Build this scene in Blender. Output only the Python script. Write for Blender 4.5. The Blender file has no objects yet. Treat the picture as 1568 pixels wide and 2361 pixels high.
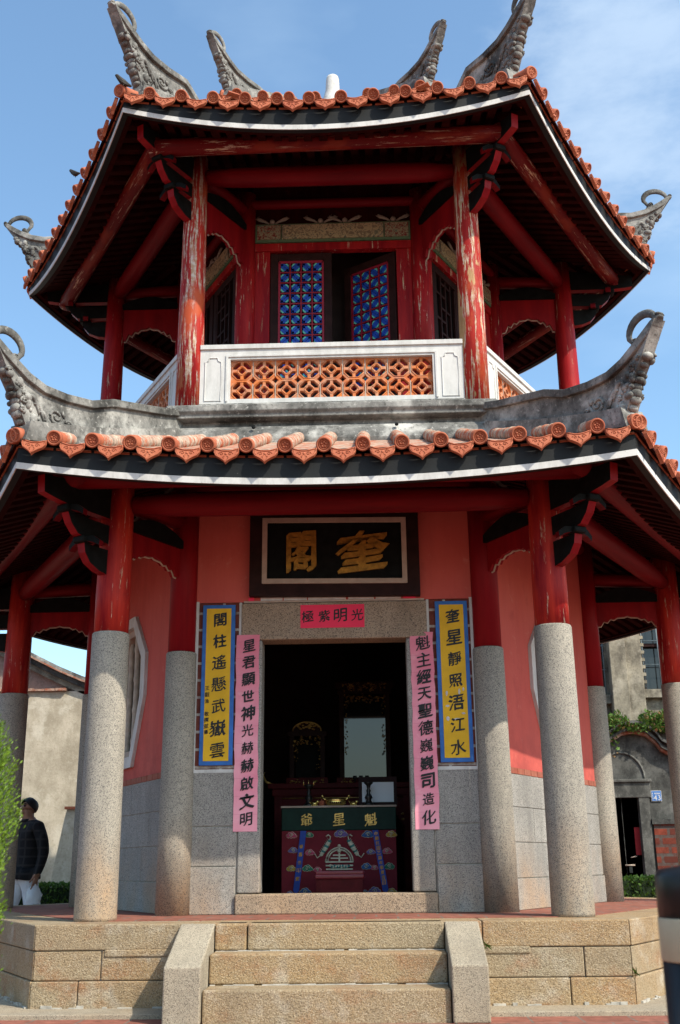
import bpy, bmesh, math, random
from mathutils import Matrix, Vector, noise
from mathutils.geometry import tessellate_polygon
R_ = math.radians
sc = bpy.context.scene
COL = sc.collection
# ---------------------------------------------------------------- camera
cam_d = bpy.data.cameras.new('camera'); cam = bpy.data.objects.new('camera', cam_d); COL.objects.link(cam)
PIT, YAW, ROL = 0.31659, -0.02903, -0.01107
CAM = Vector((0.3114, -10.8066, 0.8931))
_F = Vector((math.sin(YAW)*math.cos(PIT), math.cos(YAW)*math.cos(PIT), math.sin(PIT)))
_R0 = Vector((math.cos(YAW), -math.sin(YAW), 0)); _U0 = _R0.cross(_F)
_R = _R0*math.cos(ROL)+_U0*math.sin(ROL); _U = -_R0*math.sin(ROL)+_U0*math.cos(ROL)
cam.matrix_world = Matrix(((_R.x, _U.x, -_F.x, CAM.x), (_R.y, _U.y, -_F.y, CAM.y), (_R.z, _U.z, -_F.z, CAM.z), (0, 0, 0, 1)))
cam_d.sensor_fit = 'VERTICAL'; cam_d.sensor_height = 24; cam_d.lens = 24*2493.66/2361
cam_d.clip_end = 2000; cam_d.clip_start = .05
cam_d.dof.use_dof = True; cam_d.dof.focus_distance = 8.2; cam_d.dof.aperture_fstop = 4.0
sc.camera = cam
# ---------------------------------------------------------------- sky, sun, exposure
SUN_AZ, SUN_EL = R_(49), R_(45.5)          # azimuth measured from -Y (towards the viewer) to +X
sdir = Vector((math.sin(SUN_AZ)*math.cos(SUN_EL), -math.cos(SUN_AZ)*math.cos(SUN_EL), math.sin(SUN_EL)))
w = bpy.data.worlds.new('World'); sc.world = w; w.use_nodes = True
CLOUD = (0.262, 0.735, 0.625)
nt = w.node_tree; bg = nt.nodes['Background']
sky = nt.nodes.new('ShaderNodeTexSky'); sky.sky_type = 'NISHITA'; sky.sun_disc = False
sky.sun_elevation = SUN_EL; sky.sun_rotation = math.atan2(sdir.x, sdir.y)
sky.air_density = 1.15; sky.dust_density = 1.9; sky.ozone_density = 1.4
tc = nt.nodes.new('ShaderNodeTexCoord'); mp = nt.nodes.new('ShaderNodeMapping'); mp.inputs['Scale'].default_value = (1.3, 1.3, 3.2)
mp.inputs['Location'].default_value = (.4, .25, .1)
nz = nt.nodes.new('ShaderNodeTexNoise'); nz.inputs['Scale'].default_value = 1.7; nz.inputs['Detail'].default_value = 6; nz.inputs['Roughness'].default_value = .5
rp = nt.nodes.new('ShaderNodeValToRGB'); rp.color_ramp.elements[0].position = .55; rp.color_ramp.elements[1].position = .82
rp.color_ramp.elements[0].color = (0, 0, 0, 1); rp.color_ramp.elements[1].color = (.35, .35, .35, 1)
mx = nt.nodes.new('ShaderNodeMix'); mx.data_type = 'RGBA'; mx.inputs[7].default_value = (5.6, 7.2, 8.6, 1)
nt.links.new(tc.outputs['Generated'], mp.inputs['Vector']); nt.links.new(mp.outputs[0], nz.inputs['Vector'])
nt.links.new(nz.outputs['Fac'], rp.inputs['Fac']); nt.links.new(rp.outputs['Color'], mx.inputs[0])
tn = nt.nodes.new('ShaderNodeMix'); tn.data_type = 'RGBA'; tn.blend_type = 'MULTIPLY'; tn.inputs[0].default_value = 1; tn.inputs[7].default_value = (1.43, 1.69, 1.73, 1)
nt.links.new(sky.outputs[0], tn.inputs[6]); nt.links.new(tn.outputs[2], mx.inputs[6]); # one soft cloud low in the right part of the sky
vd = nt.nodes.new('ShaderNodeVectorMath'); vd.operation = 'DOT_PRODUCT'; vn = nt.nodes.new('ShaderNodeVectorMath'); vn.operation = 'NORMALIZE'
nt.links.new(tc.outputs['Generated'], vn.inputs[0]); nt.links.new(vn.outputs[0], vd.inputs[0]); vd.inputs[1].default_value = CLOUD
n2 = nt.nodes.new('ShaderNodeTexNoise'); n2.inputs['Scale'].default_value = 7; n2.inputs['Detail'].default_value = 7; n2.inputs['Roughness'].default_value = .62; nt.links.new(mp.outputs[0], n2.inputs['Vector'])
ad = nt.nodes.new('ShaderNodeMath'); ad.operation = 'MULTIPLY_ADD'; ad.inputs[1].default_value = .04; nt.links.new(n2.outputs['Fac'], ad.inputs[0]); nt.links.new(vd.outputs['Value'], ad.inputs[2])
mr = nt.nodes.new('ShaderNodeMapRange'); mr.interpolation_type = 'SMOOTHSTEP'; mr.inputs[1].default_value = 1.004; mr.inputs[2].default_value = 1.026; mr.inputs[4].default_value = .42; nt.links.new(ad.outputs[0], mr.inputs[0])
m3 = nt.nodes.new('ShaderNodeMix'); m3.data_type = 'RGBA'; m3.inputs[7].default_value = (6.2, 7.2, 8.2, 1)
nt.links.new(mr.outputs[0], m3.inputs[0]); nt.links.new(mx.outputs[2], m3.inputs[6]); nt.links.new(m3.outputs[2], bg.inputs['Color'])
bg.inputs['Strength'].default_value = .118
sl = bpy.data.lights.new('sun', 'SUN'); sl.energy = 4.3; sl.angle = R_(.53); sl.color = (1, .91, .77)
so = bpy.data.objects.new('sun', sl); COL.objects.link(so); so.rotation_euler = sdir.to_track_quat('Z', 'Y').to_euler()
sc.view_settings.view_transform = 'Standard'; sc.view_settings.look = 'None'
sc.view_settings.exposure = 0.42; sc.view_settings.gamma = 1
sc.cycles.max_bounces = 6; sc.cycles.diffuse_bounces = 4
# ---------------------------------------------------------------- materials
class NT:
    def __init__(s, name, rough=.7, spec=.3):
        s.m = bpy.data.materials.new(name); s.m.use_nodes = True; s.t = s.m.node_tree
        s.b = s.t.nodes['Principled BSDF']; s.b.inputs['Roughness'].default_value = rough
        s.b.inputs['Specular IOR Level'].default_value = spec
        s.geo = s.t.nodes.new('ShaderNodeNewGeometry'); s.pos = s.geo.outputs['Position']
        s.tcn = s.t.nodes.new('ShaderNodeTexCoord'); s.obj = s.tcn.outputs['Object']
    def n(s, t): return s.t.nodes.new('ShaderNode'+t)
    def l(s, a, b): s.t.links.new(a, b)
    def mapv(s, src, scale=(1, 1, 1), rot=(0, 0, 0), loc=(0, 0, 0)):
        k = s.n('Mapping'); k.inputs['Scale'].default_value = scale; k.inputs['Rotation'].default_value = rot; k.inputs['Location'].default_value = loc
        s.l(src, k.inputs['Vector']); return k.outputs[0]
    def noise(s, scale, detail=3, rough=.55, src=None, vec=(1, 1, 1), dist=0):
        k = s.n('TexNoise'); k.inputs['Scale'].default_value = scale; k.inputs['Detail'].default_value = detail
        k.inputs['Roughness'].default_value = rough; k.inputs['Distortion'].default_value = dist
        s.l(s.mapv(src or s.pos, vec), k.inputs['Vector']); return k.outputs['Fac']
    def vor(s, scale, feature='F1', out='Distance', src=None):
        k = s.n('TexVoronoi'); k.inputs['Scale'].default_value = scale; k.feature = feature
        s.l(src or s.pos, k.inputs['Vector']); return k.outputs[out]
    def ramp(s, fac, a, b, va=0., vb=1.):
        k = s.n('MapRange'); k.inputs[1].default_value = a; k.inputs[2].default_value = b; k.inputs[3].default_value = va; k.inputs[4].default_value = vb
        k.clamp = True; s.l(fac, k.inputs[0]); return k.outputs[0]
    def mix(s, fac, a, b, mode='MIX'):
        k = s.n('Mix'); k.data_type = 'RGBA'; k.blend_type = mode
        for v, i in ((fac, 0), (a, 6), (b, 7)):
            if isinstance(v, (int, float)): k.inputs[i].default_value = v
            elif isinstance(v, tuple): k.inputs[i].default_value = (*v, 1)
            else: s.l(v, k.inputs[i])
        return k.outputs[2]
    def math(s, op, a, b=0.):
        k = s.n('Math'); k.operation = op
        for v, i in ((a, 0), (b, 1)):
            if isinstance(v, (int, float)): k.inputs[i].default_value = v
            else: s.l(v, k.inputs[i])
        return k.outputs[0]
    def xyz(s, src=None):
        k = s.n('SeparateXYZ'); s.l(src or s.pos, k.inputs[0]); return k.outputs
    def col(s, c):
        if isinstance(c, tuple): s.b.inputs['Base Color'].default_value = (*c, 1)
        else: s.l(c, s.b.inputs['Base Color'])
        return s
    def bump(s, h, strength=.3, dist=.01):
        k = s.n('Bump'); k.inputs['Strength'].default_value = strength; k.inputs['Distance'].default_value = dist
        s.l(h, k.inputs['Height']); s.l(k.outputs[0], s.b.inputs['Normal']); return s
    def roughn(s, f): s.l(f, s.b.inputs['Roughness']); return s
def M_granite(name, light, dark, speck, stain=(.42, .24, .10), zr=None, amount=.8, sp=75, bump=.35, coarse=0):
    k = NT(name, .85, .25)
    a = k.noise(sp*.8, 2, .7); cr = k.n('SeparateColor'); k.l(k.vor(sp, 'F1', 'Color'), cr.inputs[0]); g1 = cr.outputs[0]; g2 = cr.outputs[1]
    c = k.mix(k.ramp(k.noise(2.3, 4, .6), .3, .7), dark, light)
    c = k.mix(k.ramp(g1, .34, .10, 0, .62), c, speck)
    c = k.mix(k.ramp(g2, .60, .95, 0, .7), c, tuple(min(1, v*1.3) for v in light))
    c = k.mix(k.ramp(k.noise(1.1, 6, .7, vec=(2.5, 2.5, .7)), .47, .70, 0, .65), c, tuple(v*.62 for v in dark))
    c = k.mix(k.ramp(k.geo.outputs['Random Per Island'], 0, 1, 0, .22), c, tuple(v*.55 for v in dark))
    if zr:
        z = k.xyz()[2]
        f = k.math('MULTIPLY', k.ramp(z, zr[1], zr[0]), k.ramp(k.noise(1.9, 4, .6, vec=(1, 1, .5)), .38, .66))
        c = k.mix(k.math('MULTIPLY', f, amount), c, k.mix(.55, stain, c, 'MULTIPLY') if False else stain)
        c = k.mix(k.ramp(g1, .26, .12, 0, .75), c, tuple(v*.9 for v in speck))
    k.col(c)
    h = k.math('ADD', a, k.math('MULTIPLY', k.noise(20, 3), 1.0+coarse))
    k.bump(h, bump, .012); return k.m
m_granite = M_granite('granite_grey', (.35, .335, .305), (.265, .255, .235), (.08, .08, .082), (.42, .25, .125), (.45, 1.2), .85, 235)
m_granite_col = M_granite('granite_column', (.36, .33, .275), (.28, .258, .22), (.10, .095, .09), (.43, .25, .115), (.45, 1.35), .95, 215)
m_granite_warm = M_granite('granite_brown', (.36, .285, .21), (.27, .21, .15), (.085, .07, .06), (.42, .25, .12), (0, 4), .4, 190)
m_cheek = M_granite('granite_smooth_beige', (.38, .33, .25), (.31, .265, .20), (.15, .125, .095), (.40, .27, .14), (-.3, .6), .4, 230, .4)
def M_platform():
    k = NT('granite_tan', .9, .2)
    a = k.noise(105, 3, .7, vec=(.8, 1, 1))
    isl = k.geo.outputs['Random Per Island']; cr = k.n('SeparateColor'); k.l(k.vor(190, 'F1', 'Color'), cr.inputs[0])
    c = k.mix(k.ramp(k.noise(1.6, 5, .6), .35, .65), (.325, .23, .13), (.295, .238, .155))
    c = k.mix(k.ramp(isl, .3, 1, 0, .6), c, (.38, .23, .10))
    c = k.mix(k.ramp(k.noise(3.1, 5, .65, vec=(1, 1, 1.6)), .52, .75, 0, .8), c, (.30, .12, .05))
    c = k.mix(k.ramp(k.noise(5.2, 4, .6), .56, .74, 0, .7), c, (.46, .41, .33))
    c = k.mix(k.ramp(cr.outputs[0], .34, .10, 0, .62), c, (.11, .075, .045)); c = k.mix(k.ramp(cr.outputs[1], .7, 1, 0, .5), c, (.55, .46, .33)); c = k.mix(k.ramp(k.noise(2.2, 7, .72), .52, .7, 0, .55), c, (.17, .12, .075))
    k.col(c); k.bump(k.math('ADD', a, k.noise(42, 4, .75, vec=(.8, 1, 1))), .6, .016); return k.m
m_tan = M_platform()
def simple(name, c, rough=.6, var=.25, sc_=8, spec=.3, bump=.15, metal=0.):
    k = NT(name, rough, spec); d = tuple(v*(1-var) for v in c); h = tuple(min(1, v*(1+var*.6)) for v in c)
    n_ = k.noise(sc_, 5, .6); k.col(k.mix(k.ramp(n_, .3, .7), d, h)); k.b.inputs['Metallic'].default_value = metal
    if bump: k.bump(k.noise(sc_*4, 4), bump, .006)
    return k.m
def M_redpaint(name, base=(.16, .004, .009), hi=(.26, .008, .012), peel=0., patch=1., beam=False, wood=(.46, .33, .2), pale=(.55, .47, .38), rough=.5):
    k = NT(name, rough, .12 if rough < .6 else .03)
    src = k.obj if beam else k.pos; VV = (lambda a, b: (b, a, a)) if beam else (lambda a, b: (a, a, b))
    st = k.noise(1, 5, .65, src=src, vec=VV(9, 1.0)); c = k.mix(k.ramp(st, .35, .7), base, hi)
    c = k.mix(k.ramp(k.noise(6, 5, .7), .58, .72, 0, .35), c, (.12, .006, .008))
    h = st
    if peel > 0:
        a = k.noise(1, 6, .72, src=src, vec=VV(34, 2.6)); b = k.noise(1, 4, .6, src=src, vec=VV(5, 2.2))
        c = k.mix(k.ramp(b, .56-.05*peel, .66-.03*peel, 0, min(1, peel)*.75), c, (.42, .085, .03))
        f = k.math('MULTIPLY', k.ramp(a, .60-.09*peel, .64-.09*peel), k.ramp(b, .64, .47))
        z = k.xyz()[2]
        c = k.mix(f, c, k.mix(k.ramp(k.noise(30, 3), .4, .6), wood, pale))
        f2 = k.math('MULTIPLY', k.ramp(k.noise(1, 4, .6, src=src, vec=VV(4, 1.3)), .585, .60), min(1., peel)*patch)
        c = k.mix(f2, c, k.mix(k.ramp(k.noise(1, 4, .7, src=src, vec=VV(40, 4)), .35, .65), (.30, .16, .07), (.50, .33, .17)))
        h = k.math('ADD', f, st)
    k.col(c); k.bump(h, .35, .01); return k.m
m_red = M_redpaint('red_lacquer')
m_redcol = M_redpaint('red_column_paint', (.19, .006, .011), (.50, .040, .022), .03)
m_redup = M_redpaint('red_upper_paint', (.18, .004, .010), (.38, .016, .016), .02)
m_peel = M_redpaint('peeling_red_paint', (.25, .012, .012), (.45, .035, .02), 1.0)
m_peel2 = M_redpaint('streaked_red_paint', (.22, .010, .012), (.42, .03, .02), 1.0, .35, wood=(.40, .25, .16), pale=(.52, .46, .40))
m_mortar = simple('lime_mortar', (.40, .37, .32), .9, .4, 14)
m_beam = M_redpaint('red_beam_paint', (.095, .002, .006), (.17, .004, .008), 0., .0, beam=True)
m_beamworn = M_redpaint('worn_beam_paint', (.085, .004, .006), (.14, .008, .009), .26, .1, beam=True)
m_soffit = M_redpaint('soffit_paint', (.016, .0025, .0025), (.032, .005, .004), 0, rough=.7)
def M_plaster():
    k = NT('red_plaster', .8, .2); n1 = k.noise(1.4, 6, .6, vec=(1, 1, .6))
    c = k.mix(k.ramp(n1, .3, .7), (.47, .080, .064), (.55, .12, .095))
    c = k.mix(k.ramp(k.noise(4, 5, .7, vec=(1, 1, .7)), .57, .75, 0, .5), c, (.30, .05, .045))
    c = k.mix(k.ramp(k.noise(1, 6, .7, vec=(7, 7, .55)), .48, .74, 0, .3), c, (.30, .05, .045)); c = k.mix(k.ramp(k.noise(9, 7, .75), .60, .70, 0, .5), c, (.55, .20, .16))
    z = k.xyz()[2]; c = k.mix(k.math('MULTIPLY', k.ramp(z, 2.1, 1.65), k.ramp(k.noise(3, 6, .7), .4, .6, 0, .6)), c, (.24, .05, .045))
    k.col(c); k.bump(k.noise(35, 4), .2, .006); return k.m
m_plaster = M_plaster()
m_black = simple('black_paint', (.007, .008, .008), .6, .5, 14, .08)
def M_fascia():
    k = NT('black_fascia_paint', .6, .2); c = k.mix(k.ramp(k.noise(3, 5), .3, .7), (.006, .007, .008), (.014, .016, .017))
    c = k.mix(k.ramp(k.noise(11, 6, .8), .70, .74, 0, .5), c, (.28, .28, .27)); k.col(c); k.bump(k.noise(12, 4, vec=(.3, .3, 1)), .3, .01); return k.m
m_fascia = M_fascia()
def M_white(name='white_paint', dirt=.25):
    k = NT(name, .6, .3); c = k.mix(k.ramp(k.noise(6, 7, .72, vec=(1.6, 1.6, .5)), .42, .72, 0, dirt*2.4), (.56, .555, .535), (.30, .295, .275))
    c = k.mix(k.ramp(k.noise(30, 5, .75), .66, .72, 0, dirt*2), c, (.16, .15, .14))
    k.col(c); k.bump(k.noise(25, 4), .15, .006); return k.m
m_white = M_white(); m_white2 = M_white('white_trim_paint', .3)
def M_terra(name, lime=0., a=(.37, .098, .050), b=(.45, .148, .075)):
    k = NT(name, .75, .25); c = k.mix(k.ramp(k.noise(6, 4), .3, .7), a, b)
    c = k.mix(k.ramp(k.geo.outputs['Random Per Island'], 0, 1, 0, .35), c, tuple(v*.75 for v in a))
    if lime:
        f = k.math('MULTIPLY', k.ramp(k.noise(9, 6, .75), .42, .54), lime)
        c = k.mix(f, c, k.mix(k.ramp(k.noise(24, 4), .4, .6), (.26, .23, .19), (.50, .44, .35)))
    c = k.mix(k.ramp(k.noise(40, 4, .7), .58, .72, 0, .35), c, (.2, .055, .03))
    k.col(c); k.bump(k.noise(50, 4), .25, .005); return k.m
m_terra = M_terra('terracotta_tile'); m_terra_l = M_terra('limed_roof_tile', .85)
m_lattice = M_terra('glazed_lattice', .35, (.50, .12, .035), (.62, .20, .05))
m_pave = M_terra('red_paving', .1, (.33, .12, .085), (.40, .17, .12))
def M_cement(name, base=(.36, .35, .33), dark=(.06, .06, .058), light=(.62, .61, .58), k1=.5):
    k = NT(name, .9, .2); n1 = k.noise(3.2, 7, .68, vec=(1, 1, .7)); n2 = k.noise(28, 5, .7)
    c = k.mix(k.ramp(n1, .38, .62), dark, base); c = k.mix(k.ramp(k.noise(2.6, 6, .6), .52, .68, 0, .9), c, light)
    c = k.mix(k.ramp(n2, .56, .68, 0, .75), c, tuple(v*.8 for v in dark)); c = k.mix(k.ramp(n2, .42, .32, 0, .6), c, light)
    k.col(c); k.bump(n2, .4, .012); return k.m
m_cement = M_cement('weathered_cement', (.235, .23, .215), (.055, .055, .052), (.50, .49, .455)); m_ridge = M_cement('weathered_ridge_cement', (.175, .172, .16), (.04, .04, .038), (.40, .39, .365))
m_conc = M_cement('old_concrete', (.30, .265, .20), (.115, .10, .078), (.39, .35, .28))
m_beige = M_cement('beige_plaster', (.50, .44, .34), (.33, .285, .21), (.58, .53, .43))
m_dkconc = M_cement('dark_concrete', (.10, .10, .092), (.035, .035, .033), (.17, .168, .155))  # plain dark concrete; on the gate its darkness carries the shade
def M_brick(name, c1, c2, mort, scale, ms=.02, bw=.5, rh=.25, axis='xz', msmooth=.1):
    k = NT(name, .85, .2); s = k.xyz(k.obj); cx = k.n('CombineXYZ'); k.l(s[0], cx.inputs[0]); k.l(s[2] if axis == 'xz' else s[1], cx.inputs[1])
    b = k.n('TexBrick'); b.inputs['Scale'].default_value = scale; b.inputs['Mortar Size'].default_value = ms; b.inputs['Brick Width'].default_value = bw; b.inputs['Row Height'].default_value = rh
    b.inputs['Color1'].default_value = (*c1, 1); b.inputs['Color2'].default_value = (*c2, 1); b.inputs['Mortar'].default_value = (*mort, 1); b.inputs['Mortar Smooth'].default_value = msmooth
    k.l(cx.outputs[0], b.inputs['Vector'])
    c = k.mix(k.ramp(k.noise(14, 5, .7), .32, .68, 0, .8), b.outputs['Color'], tuple(v*.35 for v in c1)); k.col(c)
    k.bump(k.math('ADD', k.math('MULTIPLY', b.outputs['Fac'], -1.), k.math('MULTIPLY', k.noise(40), .4)), .4, .01); return k.m
m_course = M_terra('brick_course_red', .1, (.26, .065, .04), (.32, .09, .05))
m_brick = M_brick('dark_red_brick', (.22, .06, .04), (.17, .05, .04), (.55, .52, .46), 1, .011, .30, .137)
m_pavetile = M_brick('red_brick_paving', (.34, .13, .09), (.28, .10, .07), (.20, .17, .14), 1, .008, .30, .30, 'xy')
m_gatebrick = M_brick('rough_gate_brick', (.24, .05, .028), (.06, .022, .018), (.085, .08, .072), 1, .026, .27, .145)
m_yellow = simple('yellow_board_paint', (.68, .40, .012), .6, .16, 5)
m_blue = simple('blue_board_paint', (.025, .13, .42), .5, .3, 9)
def M_paper():
    k = NT('pink_couplet_paper', .85, .1); z = k.xyz()[2]
    c = k.mix(k.ramp(k.noise(2.6, 5, .65), .35, .68), (.72, .24, .32), (.80, .37, .44)); c = k.mix(k.ramp(k.noise(5, 6, .75), .60, .70, 0, .6), c, (.82, .52, .55))
    c = k.mix(k.ramp(z, 2.0, 2.7, 0, .35), c, (.60, .10, .17)); s = k.math('PINGPONG', z, .0675)  # shade painted into the paper: deeper pink towards the top
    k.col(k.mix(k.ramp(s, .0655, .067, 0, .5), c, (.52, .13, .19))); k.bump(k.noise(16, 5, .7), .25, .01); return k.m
m_pink = M_paper()
m_hotpink = simple('red_strip_paper', (.82, .05, .115), .8, .08, 3, .1, 0)
m_ink = simple('black_ink', (.012, .012, .013), .5, 0, 5, .3, 0)
m_gold = simple('gold_leaf', (.42, .21, .03), .42, .45, 22, .5, .2, .5)
m_gilt = simple('gilded_carving', (.55, .36, .10), .35, .5, 40, .5, .3, .6)
m_brass = simple('polished_brass', (.75, .55, .18), .25, .2, 30, .5, .1, .85)
m_dkwood = simple('dark_brown_wood', (.026, .010, .009), .55, .4, 10, .1)
m_redwood = simple('dark_red_wood', (.085, .008, .010), .55, .35, 10, .1)
m_frame = simple('pale_stone_border', (.40, .32, .26), .7, .2, 12)
m_inside = simple('dark_interior_wall', (.035, .022, .020), .8, .4, 5)  # one dark tone for inner walls and backing panels
m_green = simple('dark_green_lacquer', (.010, .032, .024), .5, .3, 10, .12)
m_cloth = simple('maroon_altar_cloth', (.16, .012, .022), .8, .2, 14)
m_vinyl = simple('maroon_vinyl', (.16, .014, .022), .28, .15, 12, .5)
m_ribbon = simple('blue_ribbon', (.02, .06, .33), .6, .15, 10)
m_cream = simple('cream_embroidery', (.55, .52, .40), .7, .2, 30)
m_teal = simple('teal_embroidery', (.05, .20, .19), .7, .3, 30)
CL = [simple('cloud_'+n, c, .7, .15, 30) for n, c in (('pink', (.45, .07, .13)), ('green', (.03, .17, .10)), ('violet', (.14, .10, .28)), ('navy', (.03, .10, .27)), ('ochre', (.42, .28, .05)))]
m_bronze = simple('dark_bronze', (.03, .03, .028), .35, .3, 20, .5, .1, .5)
m_bamboo = simple('grey_bamboo', (.44, .39, .32), .6, .3, 12)
m_bright = simple('blue_lattice_paint', (.012, .07, .42), .5, .2, 12); m_aqua = simple('turquoise_lattice_paint', (.12, .50, .42), .5, .15, 12)
m_lred = simple('crimson_lattice_paint', (.26, .01, .03), .5, .2, 12)
def M_frieze():
    k = NT('painted_frieze', .7, .3); v = k.n('TexNoise'); v.inputs['Scale'].default_value = 16; v.inputs['Detail'].default_value = 6; v.inputs['Distortion'].default_value = 2.2
    k.l(k.obj, v.inputs['Vector']); c = k.mix(k.ramp(v.outputs['Fac'], .42, .5), (.16, .14, .09), (.36, .33, .20))
    c = k.mix(k.ramp(v.outputs['Fac'], .58, .63), c, (.10, .12, .09)); k.col(c); return k.m
m_frieze = M_frieze()
def M_frieze2():
    k = NT('painted_corner_panel', .7, .3); v = k.vor(28, 'F1', 'Color', k.obj); c = k.mix(k.ramp(k.noise(30, 3, src=k.obj, dist=2), .42, .52), (.16, .02, .02), (.26, .26, .17))
    c = k.mix(k.ramp(k.noise(40, 3, src=k.obj, dist=1), .58, .66), c, (.06, .16, .13)); k.col(c); return k.m
m_frieze2 = M_frieze2()
m_greentrim = simple('green_trim_paint', (.09, .16, .09), .6, .3, 25)
m_leafc = simple('grey_carving_paint', (.22, .22, .18), .7, .3, 20)
kg = NT('glass_pane', .03, .5); kg.col((.012, .015, .018)); kg.b.inputs['IOR'].default_value = 1.62; m_glass = kg.m
kg = NT('dark_window_pane', .08, .5); kg.col((.015, .018, .02)); m_pane = kg.m
m_oldtile = M_terra('aged_roof_tile', .5, (.28, .085, .045), (.34, .11, .06)); m_dkpaper = simple('dark_red_paper', (.30, .02, .025), .8, .2, 9)
def M_leaf(name, a, b, c2):
    k = NT(name, .55, .3); r = k.geo.outputs['Random Per Island']
    c = k.mix(k.ramp(r, 0, .6), a, b); c = k.mix(k.ramp(r, .75, 1), c, c2); k.col(c)
    k.b.inputs['Subsurface Weight'].default_value = 0
    tr = k.n('BsdfTranslucent'); k.l(c, tr.inputs['Color']); ms = k.n('MixShader'); ms.inputs[0].default_value = .25
    out = k.t.nodes['Material Output']; k.l(k.b.outputs[0], ms.inputs[1]); k.l(tr.outputs[0], ms.inputs[2]); k.l(ms.outputs[0], out.inputs['Surface']); return k.m
m_thuja = M_leaf('yellow_green_foliage', (.075, .15, .012), (.17, .28, .02), (.035, .08, .008))
m_hedge = M_leaf('hedge_foliage', (.03, .075, .012), (.07, .14, .02), (.02, .045, .008))
m_ivy = M_leaf('creeper_foliage', (.05, .12, .015), (.10, .18, .03), (.25, .12, .06))
m_bark = simple('brown_bark', (.10, .065, .04), .9, .4, 20)
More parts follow.
